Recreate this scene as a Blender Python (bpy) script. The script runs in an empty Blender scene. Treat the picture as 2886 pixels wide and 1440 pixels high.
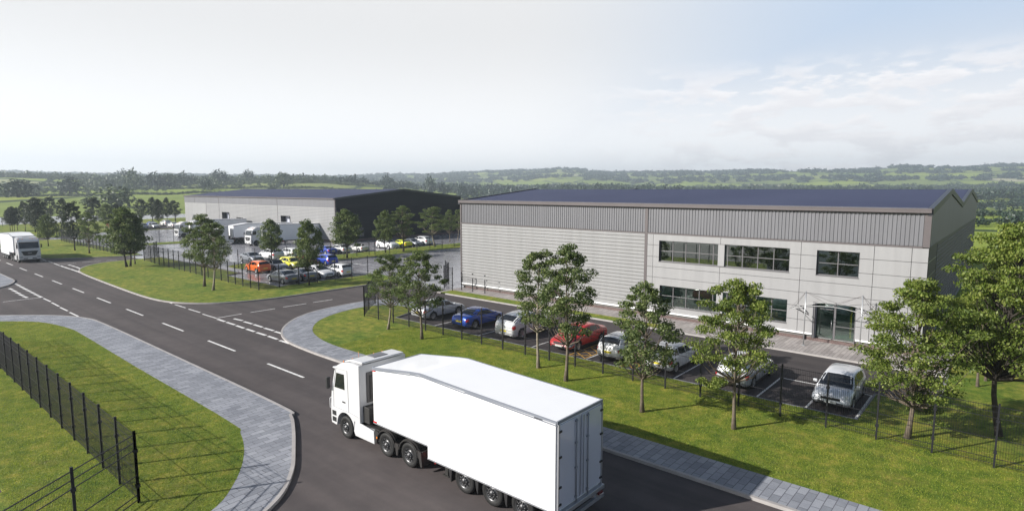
import bpy, bmesh, math, random
import numpy as np
from math import sin, cos, pi, radians, atan2, sqrt
from mathutils import Vector, Matrix
random.seed(7); RNG = np.random.default_rng(7)
sc = bpy.context.scene
COL = sc.collection

# ------------------------------------------------------------------ survey: camera and ground points
CX, CY, F, YH, CAMH = 1443.0, 720.0, 1667.0, 532.0, 10.5
PITCH = math.atan((CY-YH)/F); YAW = radians(40.465)
FW = Vector((0, cos(PITCH), -sin(PITCH))); UP = Vector((0, sin(PITCH), cos(PITCH))); RT = Vector((1, 0, 0))
def ray(x, y):
    v = FW + RT*((x-CX)/F) - UP*((y-CY)/F)
    return Vector((v.x*cos(YAW)-v.y*sin(YAW), v.x*sin(YAW)+v.y*cos(YAW), v.z))
def G(x, y, z=0.0):
    "where the sight line through a photo pixel meets the level z"
    d = ray(x, y); t = (z-CAMH)/d.z
    return (d.x*t, d.y*t)
def GS(o, s, pts, z=0.0): return [G(o[0]+x/s, o[1]+y/s, z) for x, y in pts]
def proj(p):
    x, y, z = p[0], p[1], p[2]-CAMH
    r = x*cos(YAW)+y*sin(YAW); f = -x*sin(YAW)+y*cos(YAW)
    c = Vector((r, f, z)); d = c.dot(FW)
    return CX+F*c.dot(RT)/d, CY-F*c.dot(UP)/d
def height_at(b, ytop):
    lo, hi = 0, 40
    for _ in range(40):
        m = (lo+hi)/2
        if proj((b[0], b[1], m))[1] > ytop: lo = m
        else: hi = m
    return lo

# ------------------------------------------------------------------ object helpers
def link(o, parent=None):
    COL.objects.link(o)
    if parent is not None: o.parent = parent
    return o
def tag(o, label=None, cat=None, group=None, kind=None):
    if label: o['label'] = label
    if cat: o['category'] = cat
    if group: o['group'] = group
    if kind: o['kind'] = kind
    return o
def empty(name, loc, rz=0, label=None, cat=None, group=None):
    o = bpy.data.objects.new(name, None); o.empty_display_size = .3
    o.location = loc; o.rotation_euler = (0, 0, rz); link(o)
    return tag(o, label, cat, group)
def copy_tree(o, parent=None):
    c = o.copy(); COL.objects.link(c)
    if parent is not None: c.parent = parent
    for ch in list(o.children): copy_tree(ch, c)
    return c
def npmesh(name, V, Fc, mat, parent=None, smooth=False, k=None):
    "one mesh object from arrays; every face has the same number of corners"
    V = np.asarray(V, dtype=np.float32); Fc = np.asarray(Fc, dtype=np.int32)
    me = bpy.data.meshes.new(name); n, k = Fc.shape
    me.vertices.add(len(V)); me.vertices.foreach_set('co', V.ravel())
    me.loops.add(n*k); me.loops.foreach_set('vertex_index', Fc.ravel())
    me.polygons.add(n); me.polygons.foreach_set('loop_start', np.arange(n, dtype=np.int32)*k)
    me.polygons.foreach_set('loop_total', np.full(n, k, dtype=np.int32))
    me.update(calc_edges=True); me.validate()
    if smooth: me.polygons.foreach_set('use_smooth', np.ones(n, dtype=bool))
    if mat: me.materials.append(mat)
    return link(bpy.data.objects.new(name, me), parent)

class MB:
    def __init__(s): s.v = []; s.f = []; s.sm = []
    def add(s, vs, fs, smooth=False):
        b = len(s.v); s.v += [tuple(v) for v in vs]; s.f += [tuple(b+i for i in f) for f in fs]; s.sm += [smooth]*len(fs)
        return s
    def box(s, x0, x1, y0, y1, z0, z1):
        vs = [(x, y, z) for z in (z0, z1) for y in (y0, y1) for x in (x0, x1)]
        return s.add(vs, [(0, 2, 3, 1), (4, 5, 7, 6), (0, 1, 5, 4), (2, 6, 7, 3), (0, 4, 6, 2), (1, 3, 7, 5)])
    def bar(s, a, b, w, h=None, up=(0, 0, 1)):
        "a rectangular bar from a to b"
        h = h or w; a = Vector(a); b = Vector(b); d = (b-a).normalized(); u = Vector(up)
        if abs(d.dot(u)) > .98: u = Vector((1, 0, 0))
        r = d.cross(u).normalized(); u = r.cross(d)
        vs = [p+r*(i*w/2)+u*(j*h/2) for p in (a, b) for j in (-1, 1) for i in (-1, 1)]
        return s.add(vs, [(0, 2, 3, 1), (4, 5, 7, 6), (0, 1, 5, 4), (2, 6, 7, 3), (0, 4, 6, 2), (1, 3, 7, 5)])
    def tube(s, pts, rad, n=6, cap=True):
        pts = [Vector(p) for p in pts]; R = rad if isinstance(rad, (list, tuple)) else [rad]*len(pts)
        vs = []; fs = []; pr = None
        for i, p in enumerate(pts):
            d = (pts[min(i+1, len(pts)-1)]-pts[max(i-1, 0)]).normalized()
            if pr is None: pr = d.cross(Vector((0, 0, 1)) if abs(d.z) < .9 else Vector((1, 0, 0))).normalized()
            else: pr = (pr-d*pr.dot(d)).normalized()
            q = d.cross(pr)
            for k in range(n):
                a = 2*pi*k/n; vs.append(p+(pr*cos(a)+q*sin(a))*R[i])
        for i in range(len(pts)-1):
            for k in range(n):
                a = i*n+k; b = i*n+(k+1) % n; fs.append((a, b, b+n, a+n))
        if cap: fs.append(tuple(range(n-1, -1, -1))); fs.append(tuple((len(pts)-1)*n+k for k in range(n)))
        return s.add(vs, fs, True)
    def prism(s, poly, z0, z1, bottom=False):
        "closed solid under a ground-plan polygon"
        a = sum(poly[i][0]*poly[(i+1) % len(poly)][1]-poly[(i+1) % len(poly)][0]*poly[i][1] for i in range(len(poly)))
        if a < 0: poly = poly[::-1]
        n = len(poly); vs = [(x, y, z0) for x, y in poly]+[(x, y, z1) for x, y in poly]
        fs = [(i, (i+1) % n, n+(i+1) % n, n+i) for i in range(n)]+[tuple(range(n, 2*n))]
        if bottom: fs.append(tuple(range(n-1, -1, -1)))
        return s.add(vs, fs)
    def extr(s, poly, y0, y1, axis='y'):
        "solid from an (a, z) outline pushed along y (or x)"
        n = len(poly); P = (lambda a, z, t: (a, t, z)) if axis == 'y' else (lambda a, z, t: (t, a, z))
        vs = [P(a, z, y0) for a, z in poly]+[P(a, z, y1) for a, z in poly]
        return s.add(vs, [(i, (i+1) % n, n+(i+1) % n, n+i) for i in range(n)]+[tuple(range(n, 2*n)), tuple(range(n-1, -1, -1))])
    def lathe(s, prof, n=24, c=(0, 0, 0)):
        "(y, r) outline spun about the y axis"
        vs = []; fs = []; m = len(prof)
        for k in range(n):
            a = 2*pi*k/n
            for y, r in prof: vs.append((c[0]+r*cos(a), c[1]+y, c[2]+r*sin(a)))
        for k in range(n):
            for i in range(m-1): fs.append((k*m+i, k*m+i+1, ((k+1) % n)*m+i+1, ((k+1) % n)*m+i))
        return s.add(vs, fs, True)
    def build(s, name, mat, parent=None, bevel=0, seg=2, smooth=None, fix=True):
        me = bpy.data.meshes.new(name); me.from_pydata(s.v, [], s.f)
        if fix:
            bm = bmesh.new(); bm.from_mesh(me); bmesh.ops.recalc_face_normals(bm, faces=bm.faces); bm.to_mesh(me); bm.free()
        me.polygons.foreach_set('use_smooth', s.sm if smooth is None else [smooth]*len(s.f))
        for m in (mat if isinstance(mat, (list, tuple)) else [mat]): me.materials.append(m)
        o = link(bpy.data.objects.new(name, me), parent)
        if bevel:
            b = o.modifiers.new('bevel', 'BEVEL'); b.width = bevel; b.segments = seg; b.limit_method = 'ANGLE'; b.angle_limit = radians(40); b.harden_normals = False
        return o

# ------------------------------------------------------------------ materials
M = {}
def new(name):
    m = bpy.data.materials.new(name); m.use_nodes = True; nt = m.node_tree
    b = nt.nodes['Principled BSDF']; M[name] = m
    return m, nt, b
def N(nt, t, **k):
    n = nt.nodes.new(t)
    for a, v in k.items():
        if a.startswith('i_'): n.inputs[int(a[2:])].default_value = v
        else: setattr(n, a, v)
    return n
def mat(name, col, rough=.6, metal=0, var=0, scale=3, bump=0, spec=.5, coat=0, grime=0, streak=False):
    m, nt, b = new(name); L = nt.links.new
    b.inputs['Base Color'].default_value = (*col, 1); b.inputs['Roughness'].default_value = rough
    b.inputs['Metallic'].default_value = metal; b.inputs['Specular IOR Level'].default_value = spec
    b.inputs['Coat Weight'].default_value = coat; b.inputs['Coat Roughness'].default_value = .05
    if var or bump or grime:
        tc = N(nt, 'ShaderNodeTexCoord'); no = N(nt, 'ShaderNodeTexNoise'); no.inputs['Scale'].default_value = scale; no.inputs['Detail'].default_value = 6
        mpg = N(nt, 'ShaderNodeMapping'); mpg.inputs['Scale'].default_value = (2.2, 2.2, .12) if streak else (1, 1, 1); L(tc.outputs['Object'], mpg.inputs['Vector']); L(mpg.outputs[0], no.inputs['Vector'])
        if var:
            r = N(nt, 'ShaderNodeMapRange'); r.inputs[1].default_value = .3; r.inputs[2].default_value = .7; r.inputs[3].default_value = 1-var; r.inputs[4].default_value = 1+var
            L(no.outputs[0], r.inputs[0])
            mx = N(nt, 'ShaderNodeVectorMath', operation='SCALE'); mx.inputs[0].default_value = col; L(r.outputs[0], mx.inputs['Scale']); L(mx.outputs[0], b.inputs['Base Color'])
        if bump:
            bp = N(nt, 'ShaderNodeBump'); bp.inputs['Strength'].default_value = bump; bp.inputs['Distance'].default_value = .02
            L(no.outputs[0], bp.inputs['Height']); L(bp.outputs[0], b.inputs['Normal'])
    return m
def ramp(nt, stops, fac=None):
    r = N(nt, 'ShaderNodeValToRGB'); e = r.color_ramp.elements
    while len(e) < len(stops): e.new(.5)
    for i, (p, c) in enumerate(stops): e[i].position = p; e[i].color = (*c, 1)
    if fac is not None: nt.links.new(fac, r.inputs[0])
    return r
def noise(nt, vec, scale, detail=5, rough=.55):
    n = N(nt, 'ShaderNodeTexNoise'); n.inputs['Scale'].default_value = scale; n.inputs['Detail'].default_value = detail; n.inputs['Roughness'].default_value = rough
    nt.links.new(vec, n.inputs['Vector']); return n
def mix(nt, a, b, fac, mode='MIX'):
    m = N(nt, 'ShaderNodeMixRGB', blend_type=mode)
    for i, v in ((1, a), (2, b)):
        if hasattr(v, 'links'): nt.links.new(v, m.inputs[i])
        else: m.inputs[i].default_value = (*v, 1)
    if hasattr(fac, 'links'): nt.links.new(fac, m.inputs[0])
    else: m.inputs[0].default_value = fac
    return m
def pos(nt): return N(nt, 'ShaderNodeNewGeometry').outputs['Position']

def m_grass(name, c0, c1, c2, worn=.5):
    m, nt, b = new(name); P = pos(nt); L = nt.links.new
    big = noise(nt, P, .22, 5, .65); mid = noise(nt, P, 1.6, 5, .7); fine = noise(nt, P, 11, 4, .75); vf = noise(nt, P, 45, 2, .8)
    base = ramp(nt, [(.34, c0), (.5, c1), (.66, c2)], mid.outputs[0])
    r2 = ramp(nt, [(.36, (.68, .86, .66)), (.6, (1.18, 1.08, 1.15))], big.outputs[0])
    a = mix(nt, base.outputs[0], r2.outputs[0], 1, 'MULTIPLY')
    r3 = ramp(nt, [(.3, (.5, .52, .45)), (.52, (1, 1, 1)), (.72, (1.5, 1.42, 1.5))], fine.outputs[0])
    a2 = mix(nt, a.outputs[0], r3.outputs[0], .85, 'MULTIPLY')
    r4 = ramp(nt, [(.3, (.62, .62, .6)), (.7, (1.35, 1.35, 1.3))], vf.outputs[0])
    a3 = mix(nt, a2.outputs[0], r4.outputs[0], .8, 'MULTIPLY')
    wn = noise(nt, P, .5, 6, .75); wr = ramp(nt, [(.54, (0, 0, 0)), (.72, (1, 1, 1))], wn.outputs[0])
    wm = N(nt, 'ShaderNodeMath', operation='MULTIPLY'); L(wr.outputs[0], wm.inputs[0]); wm.inputs[1].default_value = worn
    a4 = mix(nt, a3.outputs[0], (.17, .13, .045), wm.outputs[0])
    L(a4.outputs[0], b.inputs['Base Color']); b.inputs['Roughness'].default_value = .85; b.inputs['Specular IOR Level'].default_value = .25
    bp = N(nt, 'ShaderNodeBump'); bp.inputs['Strength'].default_value = .8; bp.inputs['Distance'].default_value = .05
    L(vf.outputs[0], bp.inputs['Height']); L(bp.outputs[0], b.inputs['Normal'])
    return m
m_grass('grass', (.085, .135, .014), (.165, .208, .024), (.3, .28, .05))
def m_asphalt(name, col, warm=0, rough=.85):
    m, nt, b = new(name); P = pos(nt); L = nt.links.new
    big = noise(nt, P, .12, 4); fine = noise(nt, P, 30, 3, .8); st = noise(nt, P, 1.1, 6, .65)
    r = ramp(nt, [(.3, tuple(c*.86 for c in col)), (.7, tuple(c*1.13 for c in col))], big.outputs[0])
    a = mix(nt, r.outputs[0], ramp(nt, [(.3, (.8, .8, .8)), (.7, (1.22, 1.2, 1.2))], fine.outputs[0]).outputs[0], .8, 'MULTIPLY')
    a2 = mix(nt, a.outputs[0], ramp(nt, [(.35, (.86, .86, .87)), (.65, (1.08, 1.08, 1.07))], st.outputs[0]).outputs[0], .8, 'MULTIPLY')
    mt = N(nt, 'ShaderNodeMapping'); mt.inputs['Scale'].default_value = (.025, .9, 1); L(P, mt.inputs['Vector']); tk = noise(nt, mt.outputs[0], 1.0, 4, .6); a2 = mix(nt, a2.outputs[0], ramp(nt, [(.36, (.84, .84, .85)), (.62, (1.1, 1.09, 1.08))], tk.outputs[0]).outputs[0], 1, 'MULTIPLY')
    L(a2.outputs[0], b.inputs['Base Color']); b.inputs['Roughness'].default_value = rough; b.inputs['Specular IOR Level'].default_value = .3
    bp = N(nt, 'ShaderNodeBump'); bp.inputs['Strength'].default_value = .35; bp.inputs['Distance'].default_value = .01
    L(fine.outputs[0], bp.inputs['Height']); L(bp.outputs[0], b.inputs['Normal'])
    return m
m_asphalt('asphalt', (.078, .067, .066)); m_asphalt('asphalt_dark', (.062, .054, .054))
# the yard: smooth power-floated concrete, still damp
m, nt, b = new('yard'); P = pos(nt); L = nt.links.new
st = noise(nt, P, .22, 6, .65); r = ramp(nt, [(.3, (.23, .23, .25)), (.7, (.29, .28, .3))], st.outputs[0]); L(r.outputs[0], b.inputs['Base Color'])
rr = N(nt, 'ShaderNodeMapRange'); rr.inputs[1].default_value = .35; rr.inputs[2].default_value = .7; rr.inputs[3].default_value = .14; rr.inputs[4].default_value = .34
L(noise(nt, P, .5, 5, .7).outputs[0], rr.inputs[0]); L(rr.outputs[0], b.inputs['Roughness']); b.inputs['Specular IOR Level'].default_value = .5
bp = N(nt, 'ShaderNodeBump'); bp.inputs['Strength'].default_value = .015; bp.inputs['Distance'].default_value = .02; L(noise(nt, P, .6, 3).outputs[0], bp.inputs['Height']); L(bp.outputs[0], b.inputs['Normal'])
def m_pavers(name, cA, cB, mort, rowh=.3, bw=.62):
    "courses of blocks laid across the path, in world metres"
    m, nt, b = new(name); P = pos(nt); L = nt.links.new
    mp = N(nt, 'ShaderNodeMapping'); mp.inputs['Rotation'].default_value = (0, 0, radians(90)); L(P, mp.inputs['Vector'])
    br = N(nt, 'ShaderNodeTexBrick'); br.inputs['Scale'].default_value = 1; br.inputs['Brick Width'].default_value = bw; br.inputs['Row Height'].default_value = rowh
    br.inputs['Mortar Size'].default_value = .012; br.inputs['Bias'].default_value = 0; br.inputs['Color1'].default_value = (*cA, 1); br.inputs['Color2'].default_value = (*cB, 1); br.inputs['Mortar'].default_value = (*mort, 1)
    L(mp.outputs[0], br.inputs['Vector'])
    a = mix(nt, br.outputs[0], ramp(nt, [(.3, (.82, .82, .84)), (.7, (1.15, 1.14, 1.12))], noise(nt, P, .8, 5, .7).outputs[0]).outputs[0], .8, 'MULTIPLY')
    a2 = mix(nt, a.outputs[0], ramp(nt, [(.3, (.85, .85, .85)), (.7, (1.12, 1.12, 1.12))], noise(nt, P, 25, 3).outputs[0]).outputs[0], .8, 'MULTIPLY')
    L(a2.outputs[0], b.inputs['Base Color']); b.inputs['Roughness'].default_value = .75
    bp = N(nt, 'ShaderNodeBump'); bp.inputs['Strength'].default_value = .5; bp.inputs['Distance'].default_value = .01; bp.invert = True
    L(br.outputs['Fac'], bp.inputs['Height']); L(bp.outputs[0], b.inputs['Normal'])
    return m
m_pavers('pavers', (.19, .2, .225), (.3, .31, .34), (.1, .1, .115))
m_pavers('pavers_warm', (.25, .225, .215), (.38, .345, .33), (.13, .12, .115), .24, .9)
mat('kerb', (.33, .31, .3), .8, var=.12, scale=2); mat('kerb_dark', (.2, .2, .21), .8, var=.12, scale=2)
mat('paint', (.66, .65, .63), .7, var=.22, scale=5); mat('paint_yellow', (.55, .3, .05), .7, var=.15, scale=5); mat('paint_red', (.4, .06, .05), .6, var=.2, scale=3)
mat('clad_grey', (.138, .138, .15), .5, var=.09, scale=1.2, streak=True); mat('clad_light', (.25, .25, .252), .55, var=.07, scale=1.0, streak=True); mat('clad_joint', (.12, .115, .11), .7)
mat('panel', (.272, .27, .273), .5, var=.06, scale=1.1, streak=True); mat('trim', (.1, .086, .088), .45, var=.06, scale=1); mat('trim_dark', (.03, .032, .042), .45); mat('white_trim', (.75, .75, .74), .4)
mat('navy_cover', (.013, .013, .018), .6, spec=.25); mat('gable_grey', (.2, .175, .215), .5, var=.05, scale=.4); mat('gable_shaded', (.075, .065, .08), .55, var=.05, scale=.4)  # lower gable tone: same cladding as the front, shade put into its colour
m, nt, b = new('roof'); P = pos(nt); L = nt.links.new
r = ramp(nt, [(.35, (.047, .055, .098)), (.65, (.056, .065, .112))], noise(nt, P, .12, 5).outputs[0]); L(r.outputs[0], b.inputs['Base Color']); b.inputs['Roughness'].default_value = .8; b.inputs['Specular IOR Level'].default_value = .15
m, nt, b = new('brick'); P = pos(nt); L = nt.links.new
sx = N(nt, 'ShaderNodeSeparateXYZ'); L(P, sx.inputs[0]); ad = N(nt, 'ShaderNodeMath', operation='ADD'); L(sx.outputs[0], ad.inputs[0]); L(sx.outputs[1], ad.inputs[1])
cb = N(nt, 'ShaderNodeCombineXYZ'); L(ad.outputs[0], cb.inputs[0]); L(sx.outputs[2], cb.inputs[1])
br = N(nt, 'ShaderNodeTexBrick'); br.inputs['Scale'].default_value = 1; br.inputs['Brick Width'].default_value = .225; br.inputs['Row Height'].default_value = .075; br.inputs['Mortar Size'].default_value = .006
br.inputs['Color1'].default_value = (.07, .04, .036, 1); br.inputs['Color2'].default_value = (.13, .08, .072, 1); br.inputs['Mortar'].default_value = (.17, .155, .15, 1); L(cb.outputs[0], br.inputs['Vector']); L(br.outputs[0], b.inputs['Base Color']); b.inputs['Roughness'].default_value = .85
mat('fence', (.012, .012, .016), .45, spec=.4); mat('dark', (.012, .012, .014), .6); mat('interior', (.68, .78, .72), .8); mat('interior_floor', (.5, .6, .54), .4); mat('yellow_post', (.6, .42, .02), .5)
mat('frame', (.12, .115, .12), .4); mat('frame_navy', (.02, .024, .035), .4); mat('steel', (.45, .46, .47), .35, metal=.7); mat('red', (.45, .02, .015), .4); mat('desk', (.22, .15, .1), .5)
# window glass: clear body with a strong mirror layer
def m_glass(name, tint, f0):
    m, nt, b = new(name); L = nt.links.new; nt.nodes.remove(b)
    tr = N(nt, 'ShaderNodeBsdfTransparent'); tr.inputs[0].default_value = (*tint, 1); gl = N(nt, 'ShaderNodeBsdfGlossy'); gl.inputs['Roughness'].default_value = .01; gl.inputs[0].default_value = (.85, .92, .9, 1)
    lw = N(nt, 'ShaderNodeLayerWeight'); lw.inputs[0].default_value = .35; mr = N(nt, 'ShaderNodeMapRange'); mr.inputs[3].default_value = f0; mr.inputs[4].default_value = 1; L(lw.outputs['Fresnel'], mr.inputs[0])
    mx = N(nt, 'ShaderNodeMixShader'); L(mr.outputs[0], mx.inputs[0]); L(tr.outputs[0], mx.inputs[1]); L(gl.outputs[0], mx.inputs[2]); L(mx.outputs[0], nt.nodes['Material Output'].inputs[0]); return m
m_glass('glass', (.35, .42, .38), .28); m_glass('glass_clear', (.78, .9, .84), .09)
mat('car_glass', (.012, .014, .017), .04, spec=.8); mat('tyre', (.014, .014, .014), .65, spec=.35); mat('rim', (.55, .55, .56), .28, metal=.8); mat('rim_dark', (.16, .16, .17), .3, metal=.8)
mat('rim_mid', (.08, .08, .083), .38, metal=.6); mat('tail_shaded', (.12, .01, .01), .3); mat('rail_light', (.36, .36, .36), .5); mat('rail_grey', (.2, .215, .25), .45); mat('lamp', (.3, .32, .35), .06, spec=1.0); mat('tail', (.5, .015, .015), .15, spec=.8); mat('plate_y', (.75, .62, .05), .4); mat('plate_w', (.75, .75, .72), .4); mat('black_plastic', (.018, .018, .019), .5); mat('orange', (.7, .2, .02), .3)  # lorry tail lens: the red lens with the rear's shade put into its colour
for n_, c_ in dict(silver=(.6, .61, .64), white=(.74, .74, .75), blue=(.01, .07, .42), red=(.48, .02, .018), grey=(.24, .25, .28), orange=(.75, .13, .008), yellow=(.72, .68, .06), darksilver=(.2, .21, .23), blue2=(.012, .05, .36), lime=(.66, .7, .01), red2=(.42, .012, .012), pearl=(.66, .66, .64)).items():
    mat('car_'+n_, c_, .32, metal=.25 if n_ in ('silver', 'grey', 'darksilver', 'blue') else 0, coat=1)
mat('truck_white', (.55, .55, .56), .3, coat=.6, var=.02, scale=1.5); mat('trailer_white', (.8, .8, .81), .35, coat=.3, var=.015, scale=.8); mat('chassis', (.022, .021, .02), .55, var=.2, scale=4); mat('alu', (.42, .43, .46), .35, metal=.6); mat('cab_back', (.09, .085, .085), .5); mat('fender', (.035, .033, .032), .38)
mat('door_white', (.5, .52, .6), .16, coat=.5, var=.03, scale=1.1)
def m_leaf(name, a, bcol, c, trans=.3):
    m, nt, b = new(name); L = nt.links.new
    gi = N(nt, 'ShaderNodeNewGeometry'); r = ramp(nt, [(0, a), (.5, bcol), (1, c)], gi.outputs['Random Per Island'])
    nz = noise(nt, gi.outputs['Position'], .9, 3); a2 = mix(nt, r.outputs[0], ramp(nt, [(.3, (.72, .78, .75)), (.7, (1.22, 1.16, 1.0))], nz.outputs[0]).outputs[0], 1, 'MULTIPLY')
    L(a2.outputs[0], b.inputs['Base Color']); b.inputs['Roughness'].default_value = .5; b.inputs['Specular IOR Level'].default_value = .35
    tl = N(nt, 'ShaderNodeBsdfTranslucent'); L(a2.outputs[0], tl.inputs[0]); mx = N(nt, 'ShaderNodeMixShader'); mx.inputs[0].default_value = trans
    L(b.outputs[0], mx.inputs[1]); L(tl.outputs[0], mx.inputs[2]); L(mx.outputs[0], nt.nodes['Material Output'].inputs[0]); return m
m_leaf('leaf_light', (.075, .12, .016), (.15, .205, .034), (.3, .34, .1), .45); m_leaf('leaf_mid', (.055, .09, .022), (.105, .148, .042), (.24, .28, .12), .45); m_leaf('leaf_dark', (.018, .03, .014), (.032, .05, .024), (.07, .085, .05), .2)
m_leaf('leaf_far', (.045, .07, .025), (.06, .09, .035), (.1, .125, .05), .1); m_leaf('leaf_far_dark', (.018, .036, .026), (.027, .048, .034), (.045, .07, .042), .1)
mat('bark', (.12, .095, .07), .9, var=.35, scale=6, bump=.8); mat('bark_dark', (.035, .028, .022), .9, var=.35, scale=6, bump=.8); mat('bark_pale', (.2, .17, .13), .9, var=.3, scale=6, bump=.6)

# ------------------------------------------------------------------ the ground
def smooth(a, b, x): t = np.clip((x-a)/(b-a), 0, 1); return t*t*(3-2*t)
def terr(x, y):
    "height of the land; the estate itself is level"
    x = np.asarray(x, float); y = np.asarray(y, float); d = np.hypot(x, y)
    az = np.degrees(np.arctan2(x*cos(YAW)+y*sin(YAW), -x*sin(YAW)+y*cos(YAW)))   # bearing right of the view axis
    n = np.sin(x/173+1)*np.cos(y/211)+.6*np.sin(x/71+y/93)+.3*np.cos(x/37-y/41)
    left = 1-smooth(-20, 2, az)
    hl = 6*smooth(260, 430, d)+14.5*smooth(430, 900, d)+2*n*smooth(300, 600, d)
    hl = hl*(1-smooth(1000, 1500, d))+smooth(1000, 1500, d)*14
    hr = -4*smooth(260, 500, d)+10*smooth(520, 1000, d)+2.2*n*smooth(300, 700, d)
    h = left*hl+(1-left)*hr
    rn = 1+.05*np.sin(az/6.3+1)+.035*np.sin(az/2.4)+.015*np.sin(az/.9+2)
    h = h+smooth(1150, 2500, d)*(69*rn+3*n)*(1-.42*left)-60*smooth(2600, 3400, d)
    return h*smooth(250, 330, d)-.09
radii = np.concatenate([np.array([0, 60, 150]), np.arange(220, 1200, 14), np.arange(1200, 3600, 45)])
azs = np.radians(np.arange(0, 360, 1.25)); nr, na = len(radii), len(azs)
A, R_ = np.meshgrid(azs, radii); X = R_*np.cos(A); Y = R_*np.sin(A); Z = terr(X, Y)
V = np.stack([X, Y, Z], -1).reshape(-1, 3); i, j = np.meshgrid(np.arange(nr-1), np.arange(na), indexing='ij'); j2 = (j+1) % na
Fq = np.stack([i*na+j, (i+1)*na+j, (i+1)*na+j2, i*na+j2], -1).reshape(-1, 4)
m, nt, b = new('fields'); P = pos(nt); L = nt.links.new
wv = noise(nt, P, .004, 3); vm = N(nt, 'ShaderNodeVectorMath', operation='SCALE'); L(wv.outputs['Color'], vm.inputs[0]); vm.inputs['Scale'].default_value = 160
va = N(nt, 'ShaderNodeVectorMath', operation='ADD'); L(P, va.inputs[0]); L(vm.outputs[0], va.inputs[1]); fl = N(nt, 'ShaderNodeVectorMath', operation='MULTIPLY'); L(va.outputs[0], fl.inputs[0]); fl.inputs[1].default_value = (1, 1, 0)
vo = N(nt, 'ShaderNodeTexVoronoi'); vo.inputs['Scale'].default_value = .0062; L(fl.outputs[0], vo.inputs['Vector'])
sp = N(nt, 'ShaderNodeSeparateColor'); L(vo.outputs['Color'], sp.inputs[0])
r = ramp(nt, [(0, (.14, .2, .04)), (.3, (.25, .31, .045)), (.55, (.17, .22, .06)), (.75, (.27, .31, .06)), (.9, (.2, .23, .09)), (1, (.42, .4, .27))], sp.outputs[0])
a = mix(nt, r.outputs[0], ramp(nt, [(.3, (.75, .8, .75)), (.7, (1.2, 1.15, 1.1))], noise(nt, P, .05, 6, .7).outputs[0]).outputs[0], .9, 'MULTIPLY')
ve = N(nt, 'ShaderNodeTexVoronoi', feature='DISTANCE_TO_EDGE'); ve.inputs['Scale'].default_value = .0062; L(fl.outputs[0], ve.inputs['Vector'])
er = ramp(nt, [(.02, (1, 1, 1)), (.04, (0, 0, 0))], ve.outputs['Distance']); a2 = mix(nt, a.outputs[0], (.035, .055, .02), er.outputs[0]); L(a2.outputs[0], b.inputs['Base Color']); b.inputs['Roughness'].default_value = .9; b.inputs['Specular IOR Level'].default_value = .1
ground = npmesh('terrain', V, Fq, M['fields'], smooth=True); tag(ground, kind='structure')

def slab(name, poly, mat_, z0, z1, kerb=None, kw=.13, kz=.0, skip=()):
    "level sheet with real sides, and a kerb stone band round the edges that want one"
    o = MB().prism(poly, z0, z1).build(name, mat_, fix=False); tag(o, kind='structure')
    return o
def kerbline(pts, z=.11, w=.14, m_='kerb', closed=False):
    "upstand kerb following a line of ground points"
    P_ = [Vector((x, y)) for x, y in pts]; n = len(P_); Lr = []
    for i in range(n):
        a = P_[max(i-1, 0)]; c = P_[min(i+1, n-1)]; d = (c-a).normalized(); nn = Vector((-d.y, d.x)); Lr.append((P_[i]+nn*w/2, P_[i]-nn*w/2))
    vs = []; fs = []
    for l, r_ in Lr: vs += [(l.x, l.y, -.05), (l.x, l.y, z), (r_.x, r_.y, z), (r_.x, r_.y, -.05)]
    for i in range(n-1):
        for k in range(3): a = i*4+k; fs.append((a, a+1, a+5, a+4))
    fs += [(0, 1, 2, 3), (4*n-1, 4*n-2, 4*n-3, 4*n-4)]
    o = MB().add(vs, fs).build('kerb', M[m_]); tag(o, kind='structure'); return o
def fillet(pts, r, n=6):
    "round the inner corners of an open line"
    out = [pts[0]]
    for i in range(1, len(pts)-1):
        a, b_, c = (Vector(p) for p in pts[i-1:i+2]); ra = min(r, (a-b_).length/2.1, (c-b_).length/2.1); p = b_+(a-b_).normalized()*ra; q = b_+(c-b_).normalized()*ra
        for k in range(n+1): t = k/n; w = p*(1-t)**2+b_*2*t*(1-t)+q*t*t; out.append((w.x, w.y))
    return out+[pts[-1]]
# carriageways
slab('road', [(-330, -40), (90, -40), (90, 44), (-330, 44)], M['asphalt'], -.06, 0)
slab('yard_surface', [(-168, 31), (-98.9, 31), (-98.9, 34), (-59.7, 34), (-59.7, 42), (-44.4, 42), (-44.4, 105), (-168, 105)], M['yard'], -.055, .005)
slab('yard_surface', [(-168, 18), (-158.2, 18), (-158.2, 31), (-168, 31)], M['asphalt'], -.055, .0045)
slab('car_park', [(-72.6, 31), (-59.7, 31), (-59.7, 33.99), (-72.6, 33.99)], M['yard'], -.055, .005)
slab('far_road', [(-285, 0), (-214, 0), (-224, 75), (-240, 125), (-330, 140), (-300, 40)], M['yard'], -.06, .05)
ZV = .1
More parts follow.
